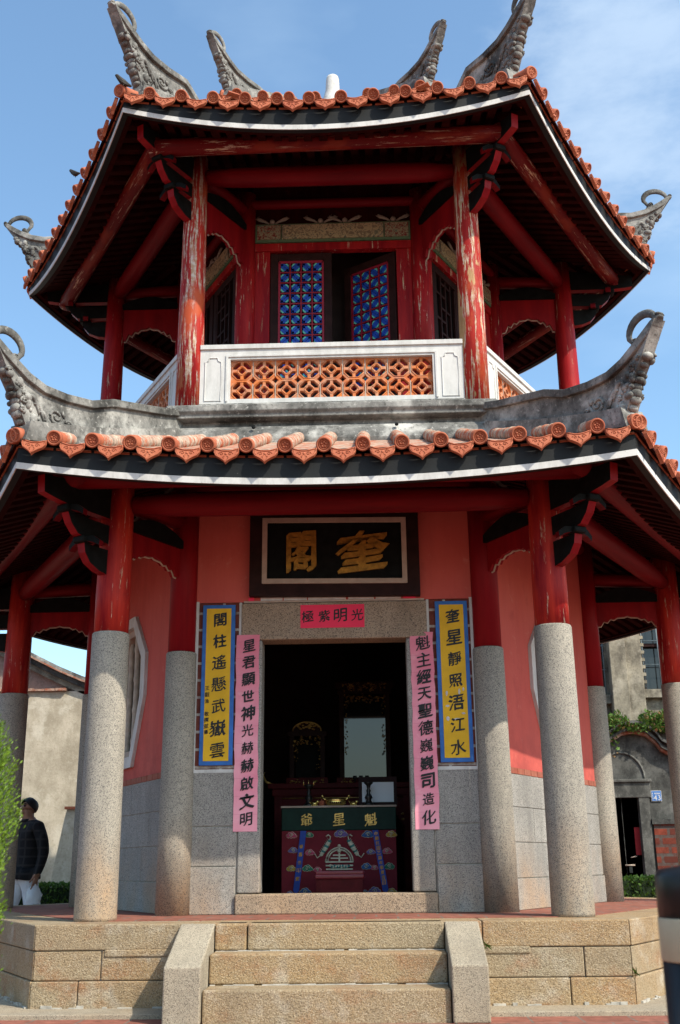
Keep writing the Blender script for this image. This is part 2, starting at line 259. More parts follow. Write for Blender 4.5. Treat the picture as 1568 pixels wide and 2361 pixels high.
# ---------------------------------------------------------------- mesh helpers
class MB:
    def __init__(s): s.v = []; s.f = []; s.mi = []; s.sm = []; s.mats = []
    def m(s, mat):
        if mat not in s.mats: s.mats.append(mat)
        return s.mats.index(mat)
    def add(s, vs, fs, mat, M=None, smooth=False):
        o = len(s.v); i = s.m(mat)
        s.v += [tuple(M @ Vector(p)) if M else tuple(p) for p in vs]
        for f in fs: s.f.append([o+k for k in f]); s.mi.append(i); s.sm.append(smooth)
        return s
    def box(s, lo, hi, mat, M=None):
        x0, y0, z0 = lo; x1, y1, z1 = hi
        vs = [(x0, y0, z0), (x1, y0, z0), (x1, y1, z0), (x0, y1, z0), (x0, y0, z1), (x1, y0, z1), (x1, y1, z1), (x0, y1, z1)]
        return s.add(vs, [(0, 3, 2, 1), (4, 5, 6, 7), (0, 1, 5, 4), (1, 2, 6, 5), (2, 3, 7, 6), (3, 0, 4, 7)], mat, M)
    def lathe(s, prof, mat, M=None, seg=24, smooth=True, a0=0, a1=2*math.pi):
        full = abs(a1-a0-2*math.pi) < 1e-6; n = seg if full else seg+1
        vs = [(r*math.cos(a0+(a1-a0)*j/seg), r*math.sin(a0+(a1-a0)*j/seg), z) for r, z in prof for j in range(n)]
        fs = []
        for i in range(len(prof)-1):
            for j in range(seg):
                k = (j+1) % n; fs.append((i*n+j, i*n+k, (i+1)*n+k, (i+1)*n+j))
        if full:
            if prof[0][0] > 1e-5: fs.append(tuple(range(n))[::-1])
            if prof[-1][0] > 1e-5: fs.append(tuple((len(prof)-1)*n+j for j in range(n)))
        return s.add(vs, fs, mat, M, smooth)
    def tube(s, pts, rad, mat, M=None, seg=10, closed=False, smooth=True, flat=1., up=(0, 0, 1)):
        P = [Vector(p) for p in pts]; n = len(P); vs = []; fs = []
        for i, p in enumerate(P):
            a = P[(i-1) % n] if (closed or i > 0) else p; b = P[(i+1) % n] if (closed or i < n-1) else p
            t = (b-a).normalized(); u = Vector(up)
            if abs(t.dot(u)) > .97: u = Vector((1, 0, 0)) if abs(t.x) < .9 else Vector((0, 1, 0))
            x = t.cross(u).normalized(); y = x.cross(t)
            r = rad[i] if isinstance(rad, (list, tuple)) else rad
            for j in range(seg):
                q = 2*math.pi*j/seg; vs.append(p+x*(r*math.cos(q)*flat)+y*(r*math.sin(q)))
        rng = n if closed else n-1
        for i in range(rng):
            k = (i+1) % n
            for j in range(seg): fs.append((i*seg+j, i*seg+(j+1) % seg, k*seg+(j+1) % seg, k*seg+j))
        if not closed: fs += [tuple(range(seg))[::-1], tuple((n-1)*seg+j for j in range(seg))]
        return s.add(vs, fs, mat, M, smooth)
    def plate(s, outer, holes, t0, t1, mat, M=None, side=None, axis='y'):
        """polygon (with holes) in the x-z plane, from y=t0 to y=t1"""
        loops = [outer]+list(holes); flat = [p for lp in loops for p in lp]
        tris = tessellate_polygon([[Vector((x, z, 0)) for x, z in lp] for lp in loops])
        n = len(flat); vs = [(x, t0, z) for x, z in flat]+[(x, t1, z) for x, z in flat]
        s.add(vs, [tuple(t) for t in tris]+[tuple(n+k for k in t[::-1]) for t in tris], mat, M)
        fs = []; o = 0
        for lp in loops:
            k = len(lp); fs += [(o+j, o+(j+1) % k, n+o+(j+1) % k, n+o+j) for j in range(k)]; o += k
        return s.add(vs, fs, side or mat, M)
    def ball(s, c, r, mat, M=None, sc_=(1, 1, 1), seg=10, rings=6, smooth=True):
        vs = []; fs = []
        for i in range(rings+1):
            a = math.pi*i/rings
            for j in range(seg):
                b = 2*math.pi*j/seg
                vs.append((c[0]+r*sc_[0]*math.sin(a)*math.cos(b), c[1]+r*sc_[1]*math.sin(a)*math.sin(b), c[2]+r*sc_[2]*math.cos(a)))
        for i in range(rings):
            for j in range(seg): fs.append((i*seg+j, i*seg+(j+1) % seg, (i+1)*seg+(j+1) % seg, (i+1)*seg+j))
        return s.add(vs, fs, mat, M, smooth)
    def hexring(s, prof, mat, closed=True, only=None, smooth=False):
        """closed profile of (apothem, z) swept round a hexagon"""
        n = len(prof)
        for k in ([only] if only is not None else range(6)):
            vs = [(sx*a/math.sqrt(3), -a, z) for sx in (-1, 1) for a, z in prof]
            fs = [(j, (j+1) % n, n+(j+1) % n, n+j) for j in range(n if closed else n-1)]
            s.add(vs, fs, mat, Matrix.Rotation(R_(60*k), 4, 'Z'), smooth)
        return s
    def fix(s, me):
        bm = bmesh.new(); bm.from_mesh(me); bmesh.ops.recalc_face_normals(bm, faces=bm.faces); bm.to_mesh(me); bm.free()
    def build(s, name, parent=None, M=None, bevel=0, fix=True):
        me = bpy.data.meshes.new(name); me.from_pydata(s.v, [], s.f)
        for m_ in s.mats: me.materials.append(m_)
        me.polygons.foreach_set('material_index', s.mi); me.polygons.foreach_set('use_smooth', s.sm); me.update()
        if fix: s.fix(me)
        o = bpy.data.objects.new(name, me); COL.objects.link(o)
        if parent: o.parent = parent
        if M: o.matrix_basis = M
        if bevel:
            b = o.modifiers.new('bevel', 'BEVEL'); b.width = bevel; b.segments = 2; b.limit_method = 'ANGLE'; b.angle_limit = R_(40)
        return o
def tag(o, label=None, cat=None, group=None, kind=None):
    if label: o['label'] = label
    if cat: o['category'] = cat
    if group: o['group'] = group
    if kind: o['kind'] = kind
    return o
def empty(name, loc=(0, 0, 0), rz=0):
    o = bpy.data.objects.new(name, None); COL.objects.link(o); o.location = loc; o.rotation_euler = (0, 0, rz); o.empty_display_size = .2; return o
def tree_copy(o, parent, B):
    c = o.copy(); COL.objects.link(c); c.parent = parent; c.matrix_basis = B
    for ch in list(o.children): tree_copy(ch, c, ch.matrix_basis.copy())
    return c
RZ = lambda k: Matrix.Rotation(R_(60*k), 4, 'Z')
def around(o, ks=range(1, 6), T=None):
    base = o.matrix_basis.copy(); kids = []
    for k in ks:
        B = (T @ RZ(k) @ (T.inverted() @ base)) if T else RZ(k) @ base
        kids.append(tree_copy(o, o.parent, B))
    return kids
S3 = math.sqrt(3)
def lerp(a, b, t): return a+(b-a)*t
# lettering: the glyphs come from Blender's own built-in font
_gl = {}
def glyph(ch):
    if ch not in _gl:
        c = bpy.data.curves.new('g', 'FONT'); c.body = ch; c.size = 1; c.resolution_u = 3
        o = bpy.data.objects.new('g', c); COL.objects.link(o)
        e = o.evaluated_get(bpy.context.evaluated_depsgraph_get()); me = e.to_mesh()
        vs = [tuple(v.co) for v in me.vertices]; fs = [tuple(p.vertices) for p in me.polygons]; e.to_mesh_clear()
        bpy.data.objects.remove(o); bpy.data.curves.remove(c)
        if vs:
            xs = [v[0] for v in vs]; ys = [v[1] for v in vs]; cx = (min(xs)+max(xs))/2; cy = (min(ys)+max(ys))/2
            s = max(max(xs)-min(xs), max(ys)-min(ys)); vs = [((x-cx)/s, (y-cy)/s) for x, y, _ in vs]
        _gl[ch] = (vs, fs)
    return _gl[ch]
def write(mb, text, x, z, dx, dz, size, y, mat, nib=.055, thick=0., M=None, seed=1, shear=.12, wx=1., jit=.5):
    """characters in the x-z plane facing -y; broad-nib strokes made by overlaying the glyph along the nib direction"""
    rnd = random.Random(seed)
    for i, ch in enumerate(text):
        vs, fs = glyph(ch)
        if not vs: continue
        s = size*rnd.uniform(1-.14*jit*2, 1+.10*jit*2); nb = nib*rnd.uniform(1-.9*jit, 1+.9*jit); a = rnd.uniform(-.04, .04)*jit; ox = rnd.uniform(-.04, .04)*size*jit; N_ = 5
        for k in range(N_):
            t = (k/(N_-1)-.5)*nb; out = []
            for px, py in vs:
                qx, qy = px*wx+t*.8, py+t*.75
                nx = noise.noise((px*2.3+i*7+seed, py*2.3, 0)); ny = noise.noise((px*2.3, py*2.3+i*5, 3+seed))
                qx += .05*nx; qy += .05*ny+shear*qx
                qx, qy = qx*math.cos(a)-qy*math.sin(a), qx*math.sin(a)+qy*math.cos(a)
                out.append((x+dx*i+ox+qx*s, y-.0003*k, z+dz*i+qy*s))
            mb.add(out, fs, mat, M)
            if thick:
                n = len(out); back = [(p[0], p[1]+thick, p[2]) for p in out]; cnt = {}
                for f in fs:
                    for j in range(len(f)):
                        e = (f[j], f[(j+1) % len(f)]); cnt[tuple(sorted(e))] = cnt.get(tuple(sorted(e)), 0)+1
                mb.add(out+back, [(e[0], e[1], n+e[1], n+e[0]) for e, c_ in cnt.items() if c_ == 1], mat, M)
# dimensions (metres); front face of the hexagon looks to -y
ZP = .554
RO, RI, RU, RUI = 3.30, 2.479, 2.503, 1.72
# ---------------------------------------------------------------- ground and platform
g = MB(); g.box((-150, -150, -.5), (150, 200, .02), m_pavetile); tag(g.build('ground'), kind='structure')
plat = empty('stone_platform'); tag(plat, 'tan granite hexagonal platform with three steps carrying the red pavilion', 'platform')
rnd = random.Random(4)
A_P = 3.842*S3/2
def blocks(mb, a, z0, z1, cuts, d=.4, k=0):
    w = a/S3
    xs = [-w]+cuts+[w]
    for x0, x1 in zip(xs, xs[1:]):
        g_ = .003; f = (a-d)/a
        i0 = x0*f if x0 == -w else x0; i1 = x1*f if x1 == w else x1
        vs = [(x0+g_, -a, z0), (x1-g_, -a, z0), (i1-g_, -a+d, z0), (i0+g_, -a+d, z0)]
        vs += [(x, y, z1-.004) for x, y, _ in vs]
        mb.add(vs, [(0, 3, 2, 1), (4, 5, 6, 7), (0, 1, 5, 4), (1, 2, 6, 5), (2, 3, 7, 6), (3, 0, 4, 7)], m_tan, RZ(k))
ret = MB()
for k in range(6):
    blocks(ret, A_P+.006, .393, ZP, [[-.9, .98] if k == 0 else [-.4, .7] if k == 1 else [-.6, .5]][0], k=k)
    blocks(ret, A_P, .212, .393, [[-1.48, .2, 1.62] if k == 0 else [-1.2, .1] if k == 1 else [.9]][0], k=k)
    blocks(ret, A_P+.012, .035, .212, [[-1.62, .1, 1.52] if k == 0 else [-.5, .9] if k == 1 else [-.2]][0], k=k)
# the notched joints of the top course
for x0, x1 in ((-1.46, -.95), (.95, 1.28)):
    ret.box((x0, -A_P-.009, .352), (x1, -A_P+.05, .397), m_tan)
ret.build('retaining_wall', plat, bevel=.008)
core = MB(); core.hexring([(A_P-.02, .03), (A_P-.02, ZP-.02), (0, ZP-.02), (0, .03)], m_cement); core.build('rubble_core', plat)
mort = MB()
def lumps(mb, x0, x1, y, z, h, seed, k=0, gap=.25):
    r = random.Random(seed); x = x0
    while x < x1:
        l = r.uniform(.02, .07); hh = h*r.uniform(.25, 1.2)
        if r.random() > gap: mb.box((x, y-.012*r.uniform(.6, 1.6), z-.012), (min(x+l, x1), y+.05, z+hh), m_mortar, RZ(k))
        x += l
for k in range(6):
    w_ = A_P/S3-.03; lumps(mort, -w_, w_, -A_P-.014, .05, .016, 40+k, k, .35)
mort.build('mortar_line', plat, bevel=.004)
fl = MB(); fl.hexring([(A_P+.30, .0), (A_P+.30, .048), (A_P-.1, .05), (A_P-.1, 0)], m_cheek); fl.build('flagstone_apron', plat, bevel=.006)
pv = MB(); pv.hexring([(A_P-.38, ZP+.001), (0, ZP+.001), (0, ZP-.03), (A_P-.38, ZP-.03)], m_pavetile); pv.build('tile_paving', plat)
st = MB()
for x0, x1, y0, z0, z1 in ((-.74, .735, -3.88, .0, .205), (-.74, .735, -3.62, .205, .385), (-.74, -.53, -3.40, .385, ZP-.004), (-.53, .735, -3.40, .385, ZP-.004)):
    st.box((x0+.004, y0, z0+.004), (x1-.004, -3.2, z1), m_tan)
st.build('steps', plat, bevel=.012)
stm = MB()
for y0, z1, sd in ((-3.62, .205, 3), (-3.40, .385, 4)): lumps(stm, -.73, .73, y0-.004, z1, .006, sd, 0, .05)
stm.build('step_mortar', plat, bevel=.004)
for s, x0, x1 in ((-1, -.965, -.742), (1, .737, .955)):
    ck = MB(); prof = [(-3.92, .02), (-3.92, .335), (-3.36, ZP-.006), (-3.2, ZP-.006), (-3.2, .02)]
    vs = [(x, y, z) for x in (x0, x1) for y, z in prof]
    ck.add(vs, [(0, 1, 2, 3, 4), (9, 8, 7, 6, 5)]+[(j, (j+1) % 5, 5+(j+1) % 5, 5+j) for j in range(5)], m_cheek)
    ck.build('cheek_stone', plat, bevel=.01)
# small weeds in the joints
wd = MB(); rw = random.Random(2)
for cx, cz in ((1.0, .40), (1.93, .23)):
    for i in range(16):
        a = rw.uniform(0, 6.28); l = rw.uniform(.02, .05)
        wd.add([(cx, -A_P-.01, cz), (cx+.01, -A_P-.02, cz+.005), (cx+l*math.cos(a), -A_P-.03-.01*rw.random(), cz+l*math.sin(a))], [(0, 1, 2)], m_ivy)
tag(wd.build('joint_weeds'), 'tiny green weeds sprouting from the platform stone joints right of the steps', 'weeds', kind='stuff')
# ---------------------------------------------------------------- the pavilion
pav = empty('pavilion'); tag(pav, 'two storey hexagonal red pavilion with orange tiled roofs and upswept ridges', 'pavilion')
Z1 = 2.569
def hippos(R, k): a = R_(-60+60*k); return Vector((R*math.cos(a), R*math.sin(a), 0))
# lower outer columns: red shaft on granite shaft
c = MB(); c.lathe([(.128, Z1-.01), (.130, Z1+.3), (.126, 3.2), (.118, 4.0)], m_redcol, seg=28)
s = MB(); s.lathe([(.146, ZP-.005), (.148, ZP+.02), (.145, 1.2), (.139, Z1-.012), (.134, Z1)], m_granite_col, seg=32)
colo = c.build('column', pav, Matrix.Translation(hippos(RO, 0))); s.build('stone_shaft', colo); around(colo)
c = MB(); c.lathe([(.112, Z1-.03), (.112, 4.05)], m_red, seg=28)
s = MB(); s.lathe([(.132, ZP-.005), (.13, 1.2), (.124, Z1-.03), (.118, Z1-.02)], m_granite_col, seg=32)
coli = c.build('wall_column', pav, Matrix.Translation(hippos(RI, 0))); s.build('stone_shaft', coli); around(coli)
# ---- walls
YW = -2.15
front = MB(); front.box((-1.2, YW, 2.965), (1.2, YW+.16, 4.1), m_plaster); fw = front.build('wall', pav)
zs = [ZP+.0, .90, 1.195, 1.612]
for sx in (-1, 1):
    gb = MB()
    for i in range(3):
        x0, x1 = sorted((sx*.765, sx*1.2)); pr = .014 if i == 0 else 0
        gb.box((x0+.003, YW-pr, zs[i]+.003), (x1-.003, YW+.16, zs[i+1]-.003), m_granite)
    gb.build('granite_base', fw, bevel=.005)
bk = MB()
for sx in (-1, 1):
    x0, x1 = sorted((sx*.768, sx*1.13)); bk.box((x0, YW+.008, 1.618), (x1, YW+.15, 2.962), m_brick)
bk.build('brick_border', fw)
mt = MB()
for sx in (-1, 1):
    x0, x1 = sorted((sx*1.105, sx*1.145)); mt.box((x0, YW-.004, 1.60), (x1, YW+.1, 2.975), m_white2)
    x0, x1 = sorted((sx*.772, sx*1.105)); mt.box((x0, YW-.003, 1.600), (x1, YW+.1, 1.626), m_white2)
    x0, x1 = sorted((sx*.754, sx*.775)); mt.box((x0, YW-.003, 2.60), (x1, YW+.1, 2.962), m_white2)
    mt.box((sx*1.128-.01, YW-.002, .56), (sx*1.128+.01, YW+.1, 1.6), m_white2)
mt.box((-.74, YW-.006, 2.958), (.74, YW+.1, 2.972), m_frame)
for x0, x1 in ((-.60, -.42), (-.41, -.22), (-.21, .10), (.12, .33), (.345, .55)):
    mt.box((x0, YW-.010, 2.974), (x1, YW, 2.998+.004*math.sin(x0*9)), m_white2)
for x0, x1 in ((-.70, -.655), (.57, .67)): mt.box((x0, YW-.012, 2.972), (x1, YW, 3.0), m_hotpink)
mt.build('mortar_joint', fw)
bkm = MB(); bkm.box((-1.19, YW+.010, ZP), (-.76, YW+.15, 1.615), m_mortar); bkm.box((.76, YW+.010, ZP), (1.19, YW+.15, 1.615), m_mortar); bkm.build('bed_mortar', fw)
df = MB()
df.box((-.757, YW-.012, 2.647), (.757, YW+.2, 2.955), m_granite_warm)
for sx in (-1, 1):
    x0, x1 = sorted((sx*.582, sx*.757)); df.box((x0, YW-.008, .705), (x1, YW+.2, 2.645), m_granite)
df.build('door_frame', pav, bevel=.012)
sill = MB(); sill.box((-.765, YW-.045, ZP), (.765, YW+.2, .70), m_granite_warm); sill.build('door_sill', pav, bevel=.012)
# side walls with octagonal window opening
def side_wall(off):
    H = [(off-.18, 3.07), (off+.18, 3.07), (off+.5, 2.70), (off+.5, 2.34), (off+.24, 1.77), (off-.24, 1.77), (off-.5, 2.34), (off-.5, 2.70)]
    w = MB(); w.plate([(-1.2, 1.64), (1.2, 1.64), (1.2, 4.1), (-1.2, 4.1)], [H], YW+.01, YW+.15, m_plaster); wo = w.build('wall', pav)
    b = MB()
    for i in range(17): b.box((-1.2+i*.141+.004, YW+.002, 1.59), (-1.2+(i+1)*.141-.004, YW+.14, 1.638), m_course)
    b.build('brick_course', wo, bevel=.003)
    gx = MB(); zs = [ZP, .79, 1.06, 1.33, 1.588]; cuts = [[-.2], [.45], [-.5, .6], [.1]]
    for i in range(4):
        xs = [-1.2]+cuts[i]+[1.2]
        for x0, x1 in zip(xs, xs[1:]): gx.box((x0+.003, YW-(.012 if i == 0 else 0), zs[i]+.003), (x1-.003, YW+.15, zs[i+1]-.003), m_granite)
    gx.build('granite_base', wo, bevel=.004)
    q = MB(); q.box((-1.19, YW+.008, ZP), (1.19, YW+.14, 1.62), m_mortar); q.build('bed_mortar', wo)
    def ins(d): 
        cx = off; cz = 2.42; return [(cx+(x-cx)*(1-d/.42), cz+(z-cz)*(1-d/.62)) for x, z in H]
    fr = MB(); fr.plate(ins(-.03), [ins(.06)], YW-.02, YW+.1, m_white2); fo = fr.build('window', pav, bevel=.006)
    fr2 = MB(); fr2.plate(ins(.055), [ins(.12)], YW+.03, YW+.11, m_frame); fr2.build('inner_frame', fo)
    for j in range(5):
        bb = MB(); x = off-.36+j*.18; hz = 2.42+ (.6 if abs(x-off) < .2 else .38); lz = 1.8 if abs(x-off) < .25 else 2.1
        pts = []; rad = []; z = lz
        while z < hz+.02:
            pts.append((x+.008*math.sin(z*5+j), YW+.085, z)); q_ = (z*1.0+j*.13) % .28; rad.append(.035 if q_ < .03 else .029); z += .02
        bb.tube(pts, rad, m_bamboo, seg=8); bb.build('bamboo_bar', fo)
    bc = MB(); bc.box((off-.6, YW+.155, 1.7), (off+.6, YW+.165, 3.15), m_inside); bc.build('dark_backing', fo)  # dark sheet behind the bars, standing in for the unlit inside
    return [wo, fo]
for off, ks in ((.17, (1, 2, 3)), (-.17, (5, 4))):
    for o in side_wall(off):
        around(o, ks[1:]); o.matrix_basis = RZ(ks[0])
# room shell
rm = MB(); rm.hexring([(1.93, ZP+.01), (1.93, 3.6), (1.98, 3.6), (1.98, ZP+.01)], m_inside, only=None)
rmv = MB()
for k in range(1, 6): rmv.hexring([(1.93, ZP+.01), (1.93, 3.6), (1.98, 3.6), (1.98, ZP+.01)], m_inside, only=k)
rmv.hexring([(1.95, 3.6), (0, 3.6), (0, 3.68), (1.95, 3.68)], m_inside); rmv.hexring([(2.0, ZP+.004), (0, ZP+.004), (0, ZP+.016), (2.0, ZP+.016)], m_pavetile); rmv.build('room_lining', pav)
# ---- lower beams
def beam(name, apo, z, r, mat, flat=1.25, ext=0., seg=14, T=None, cut=.1):
    L = apo/S3-cut; b = MB(); n = 11
    pts = [(-L-ext+2*(L+ext)*i/(n-1), -apo, z) for i in range(n)]
    rad = [r*(.72+.28*min(1, min(i, n-1-i)/1.2)) if not ext else r for i in range(n)]
    b.tube(pts, rad, mat, seg=seg, flat=1/flat); o = b.build(name, pav); return o
AO = RO*S3/2
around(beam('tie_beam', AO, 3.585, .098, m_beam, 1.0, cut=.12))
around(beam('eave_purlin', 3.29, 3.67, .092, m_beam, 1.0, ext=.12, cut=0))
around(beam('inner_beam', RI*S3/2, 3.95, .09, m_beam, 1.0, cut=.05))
def strip_profile(mb, poly, t, face, edge, M=None):
    """vertical board cut to an outline in the x-z plane, with its narrow edges in another paint"""
    mb.plate(poly, [], -t/2, t/2, face, M, side=edge)
def bracket(r0, z, T=None):
    """stepped corner bracket: arms reaching outwards along the corner line (x = distance from the axis)"""
    M0 = Matrix.Rotation(R_(-60), 4, 'Z'); arms = []
    a1 = [(r0-.05, z), (r0+.02, z), (r0+.10, z+.012), (r0+.2, z+.055), (r0+.255, z+.12), (r0+.27, z+.19), (r0-.05, z+.19)]
    a2 = [(r0-.05, z+.24), (r0+.27, z+.235), (r0+.34, z+.245), (r0+.41, z+.31), (r0+.45, z+.385), (r0-.05, z+.385)]
    a3 = [(r0-.05, z+.44), (r0+.45, z+.44), (r0+.60, z+.455), (r0+.69, z+.47), (r0+.70, z+.60), (r0-.05, z+.68)]
    m = MB(); strip_profile(m, a1, .07, m_black, m_red); o = m.build('corner_bracket', pav, M0)
    for q in (a2, a3):
        m = MB(); strip_profile(m, q, .07, m_black, m_red); m.build('bracket_arm', o)
    for xr, zz in ((r0+.25, z+.19), (r0+.43, z+.385)):
        m = MB(); m.box((xr-.055, -.055, zz+.002), (xr+.055, .055, zz+.052), m_black); m.build('bearing_block', o, bevel=.012)
        for sg in (75, -75):
            m = MB(); P = [(-.06, .03), (.02, .0), (.20, -.055), (.215, -.012), (.06, .045), (-.06, .05)]
            P = [(-.02, .05), (-.02, .005), (.05, .010), (.10, -.002), (.15, -.03), (.155, .01), (.10, .05)]
            Mx = Matrix.Translation((xr, 0, zz-.0)) @ Matrix.Rotation(R_(180-sg), 4, 'Z')
            strip_profile(m, P, .055, m_black, m_beam, Mx); m.build('cross_arm', o)
    return o
around(bracket(RO+.1, 3.0))
def radial_tie(r0, r1, zt, hz, mat=m_red):
    """carved tie board between the inner and outer column, with its dark crescent above"""
    M0 = Matrix.Rotation(R_(-60), 4, 'Z'); L = r1-r0; n = 24; low = []
    for i in range(n+1):
        t = i/n; e = min(t, 1-t)*2
        z = .0 if e < .12 else .035 if e < .2 else .06+.0*e if e < .3 else .1 if e < .38 else .13+.10*math.sin((e-.38)/.62*1.57)
        z += .02*math.sin(e*34)
        low.append((r0+L*t, zt-hz+z*(hz/.45)))
    m = MB(); m.plate([(r1, zt), (r0, zt)]+low, [], -.035, .035, mat); o = m.build('carved_tie', pav, M0)
    t_ = MB(); t_.tube([(x, 0, z-.004) for x, z in low[1:-1]], .008, m_frame, seg=5); t_.build('carved_edge', o)
    cr = MB(); P = [(r0+L*i/12, zt+.0+.0*i) for i in range(13)]; P2 = [(r0+L*i/12, zt+.02+.13*math.sin(math.pi*i/12)) for i in range(13)]
    cr.plate(P+P2[::-1], [], -.06, .06, m_black); cr.build('crescent_beam', o)
    bt = MB(); bt.tube([(r0, 0, zt+.25), (r1, 0, zt+.22)], .07, m_beam, seg=10); bt.build('cross_beam', o)
    return o
around(radial_tie(RI, RO, 3.40, .29))
# ---------------------------------------------------------------- roofs
def roof(name, a0, zm, lift, a1, z1, xs, af, zf, flift, hf, TT=None, soff=(2.3, 4.15), lime=True, rr=.052, label=None, rafters=True):
    """a0/zm/lift: tile eave; a1/z1: top; xs: roll positions; af/zf/flift: fascia plane, lower edge and corner lift; hf: black board height"""
    def S(x, a):
        t = (a0-a)/(a0-a1); wv = max(a/S3, 1e-3); u = x/wv
        return zm+(z1-zm)*(t if lime else .8*t+.2*t*t)+lift*u*u*(max(0, 1-t))**2
    T = TT or Matrix.Identity(4)
    def fz(u): return zf+flift*u*u
    # deck
    nu, nv = 20, 8; dk = MB()
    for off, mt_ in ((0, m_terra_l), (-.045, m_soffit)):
        vs = []; fs = []
        for i in range(nv+1):
            a = lerp(a0-.02, a1, i/nv)
            for j in range(nu+1):
                x = lerp(-1, 1, j/nu)*a/S3; vs.append((x, -a, S(x, a)+off))
        fs = [(i*(nu+1)+j, i*(nu+1)+j+1, (i+1)*(nu+1)+j+1, (i+1)*(nu+1)+j) for i in range(nv) for j in range(nu)]
        for k in range(6): dk.add(vs, fs, mt_, RZ(k), True)
    edge = []
    for k in range(6):
        vs = []
        for j in range(nu+1):
            x = lerp(-1, 1, j/nu)*(a0-.02)/S3; z = S(x, a0-.02); vs += [(x, -a0+.02, z), (x, -a0+.02, z-.02)]
        dk.add(vs, [(2*j, 2*j+2, 2*j+3, 2*j+1) for j in range(nu)], m_soffit, RZ(k))  # deck edge coloured dark to paint the shaded recess between drip tiles
    ro = dk.build(name, pav, T, fix=False)
    if label: ro['label'] = label
    # round tiles with end discs
    tls = []; drs = []; lm = m_terra_l if lime else m_terra
    for ix, x in enumerate(xs):
        aend = max(a1, abs(x)*S3+.03); L = a0-aend
        if abs(x)*S3 > a0-.12: L = .34; aend = a0-L
        if L < .05: continue
        tl = MB(); tls.append(tl)
        nseg = max(2, int(L/.125)); rj = random.Random(ix*7+3)
        def P(a): return Vector((x*(1 if abs(x)*S3 <= a0-.12 else a/a0), -a, S(min(abs(x), a/S3)*(1 if x >= 0 else -1), a)+.035))
        for i in range(nseg):
            aa, ab = a0-L*i/nseg, a0-L*(i+1)/nseg
            p, q = P(aa), P(ab); d = (q-p).normalized(); X = Vector((1, 0, 0)); X = (X-d*X.dot(d)).normalized(); Y_ = X.cross(d)*-1
            if Y_.z < 0: Y_ = -Y_
            r0_, r1_ = rr*rj.uniform(.98, 1.05), rr*.93; n = 14; vs = []
            jit = Vector((rj.uniform(-.004, .004), 0, rj.uniform(-.003, .003)))
            for c_, r_ in ((p, r0_), (p+(q-p)*1.02, r1_)):
                for j in range(n):
                    b = 2*math.pi*j/n; vs.append(c_+jit+X*(r_*math.cos(b))+Y_*(r_*math.sin(b)))
            tl.add(vs, [(j, (j+1) % n, n+(j+1) % n, n+j) for j in range(n)]+[tuple(range(n))], lm if i else m_terra, None, True)
        # disc
        p, q = P(a0), P(a0-.1); d = (p-q).normalized(); X = Vector((1, 0, 0)); X = (X-d*X.dot(d)).normalized(); Y_ = d.cross(X)
        Mx = Matrix((( X.x, Y_.x, d.x, p.x), (X.y, Y_.y, d.y, p.y), (X.z, Y_.z, d.z, p.z), (0, 0, 0, 1)))
        tl.lathe([(rr*1.04, -.03), (rr*1.06, .008), (rr*.98, .014), (rr*.80, .014), (rr*.74, .005), (0, .004)], m_terra, Mx, 20)
        tl.lathe([(rr*.66, .004), (rr*.64, .010), (rr*.58, .010), (rr*.56, .004)], m_terra, Mx, 18)
        for j in range(5):
            b = math.pi/2+2*math.pi*j/5; tl.ball((rr*.31*math.cos(b), rr*.31*math.sin(b), .005), rr*.2, m_terra, Mx, (1, 1, .5), 8, 4)
        tl.ball((0, 0, .005), rr*.12, m_terra, Mx, (1, 1, .7), 6, 4)
    # drip tiles
    mids = [(a+b)/2 for a, b in zip(xs, xs[1:])]
    if abs(xs[0])*S3 < a0-.12: mids = [xs[0]-(xs[1]-xs[0])/2]+mids+[xs[-1]+(xs[1]-xs[0])/2]
    wd_ = .088
    O = [(-wd_+2*wd_*i/8, -.022*math.sin(math.pi*i/8)) for i in range(9)]+[(wd_*.98, -.035), (wd_*.8, -.063), (wd_*.5, -.078), (wd_*.2, -.096), (0, -.118), (-wd_*.2, -.096), (-wd_*.5, -.078), (-wd_*.8, -.063), (-wd_*.98, -.035)]
    I = [(x*.84, -.045+(z+.045)*.78) for x, z in O]
    for ix, x in enumerate(mids):
        dr = MB(); drs.append(dr); rj = random.Random(ix*5+1); z = S(x, a0)
        slope = (S(x+.02, a0)-S(x-.02, a0))/.04
        Mx = Matrix.Translation((x, -a0-.004, z+.004)) @ Matrix.Rotation(-math.atan(slope)*-1, 4, 'Y').inverted() @ Matrix.Rotation(R_(-9+rj.uniform(-3, 3)), 4, 'X')
        dr.plate(O, [], -.012, .012, m_terra, Mx)
        dr.tube([(p[0], -.013, p[1]) for p in [(a*.95, -.045+(b+.045)*.93) for a, b in O]], .005, m_terra, Mx, 5, True)
        dr.tube([(p[0], -.012, p[1]) for p in I], .0028, m_terra, Mx, 4, True)
        for sx in (-1, 1):
            sp = [(sx*(.032+.018*(1-i/11)*math.cos(i*.75)), -.013, -.045+.017*(1-i/11)*math.sin(i*.75)) for i in range(11)]
            dr.tube(sp, .0034, m_terra, Mx, 4)
            dr.tube([(sx*.012, -.013, -.085), (sx*.02, -.013, -.07), (sx*.006, -.013, -.06)], .003, m_terra, Mx, 4)
        dr.ball((0, -.012, -.045), .011, m_terra, Mx, (1, .5, 1), 8, 4)
        # pan tile behind it
        dr.plate([(-.125, -.026), (.125, -.026), (.125, -.040), (-.125, -.040)], [], .03, .2, m_terra, Matrix.Translation((x, -a0+.01, z)) @ Matrix.Rotation(-math.atan(slope), 4, 'Y'))
    # fascia, white trim, red board behind it
    n = 24; wf = af/S3
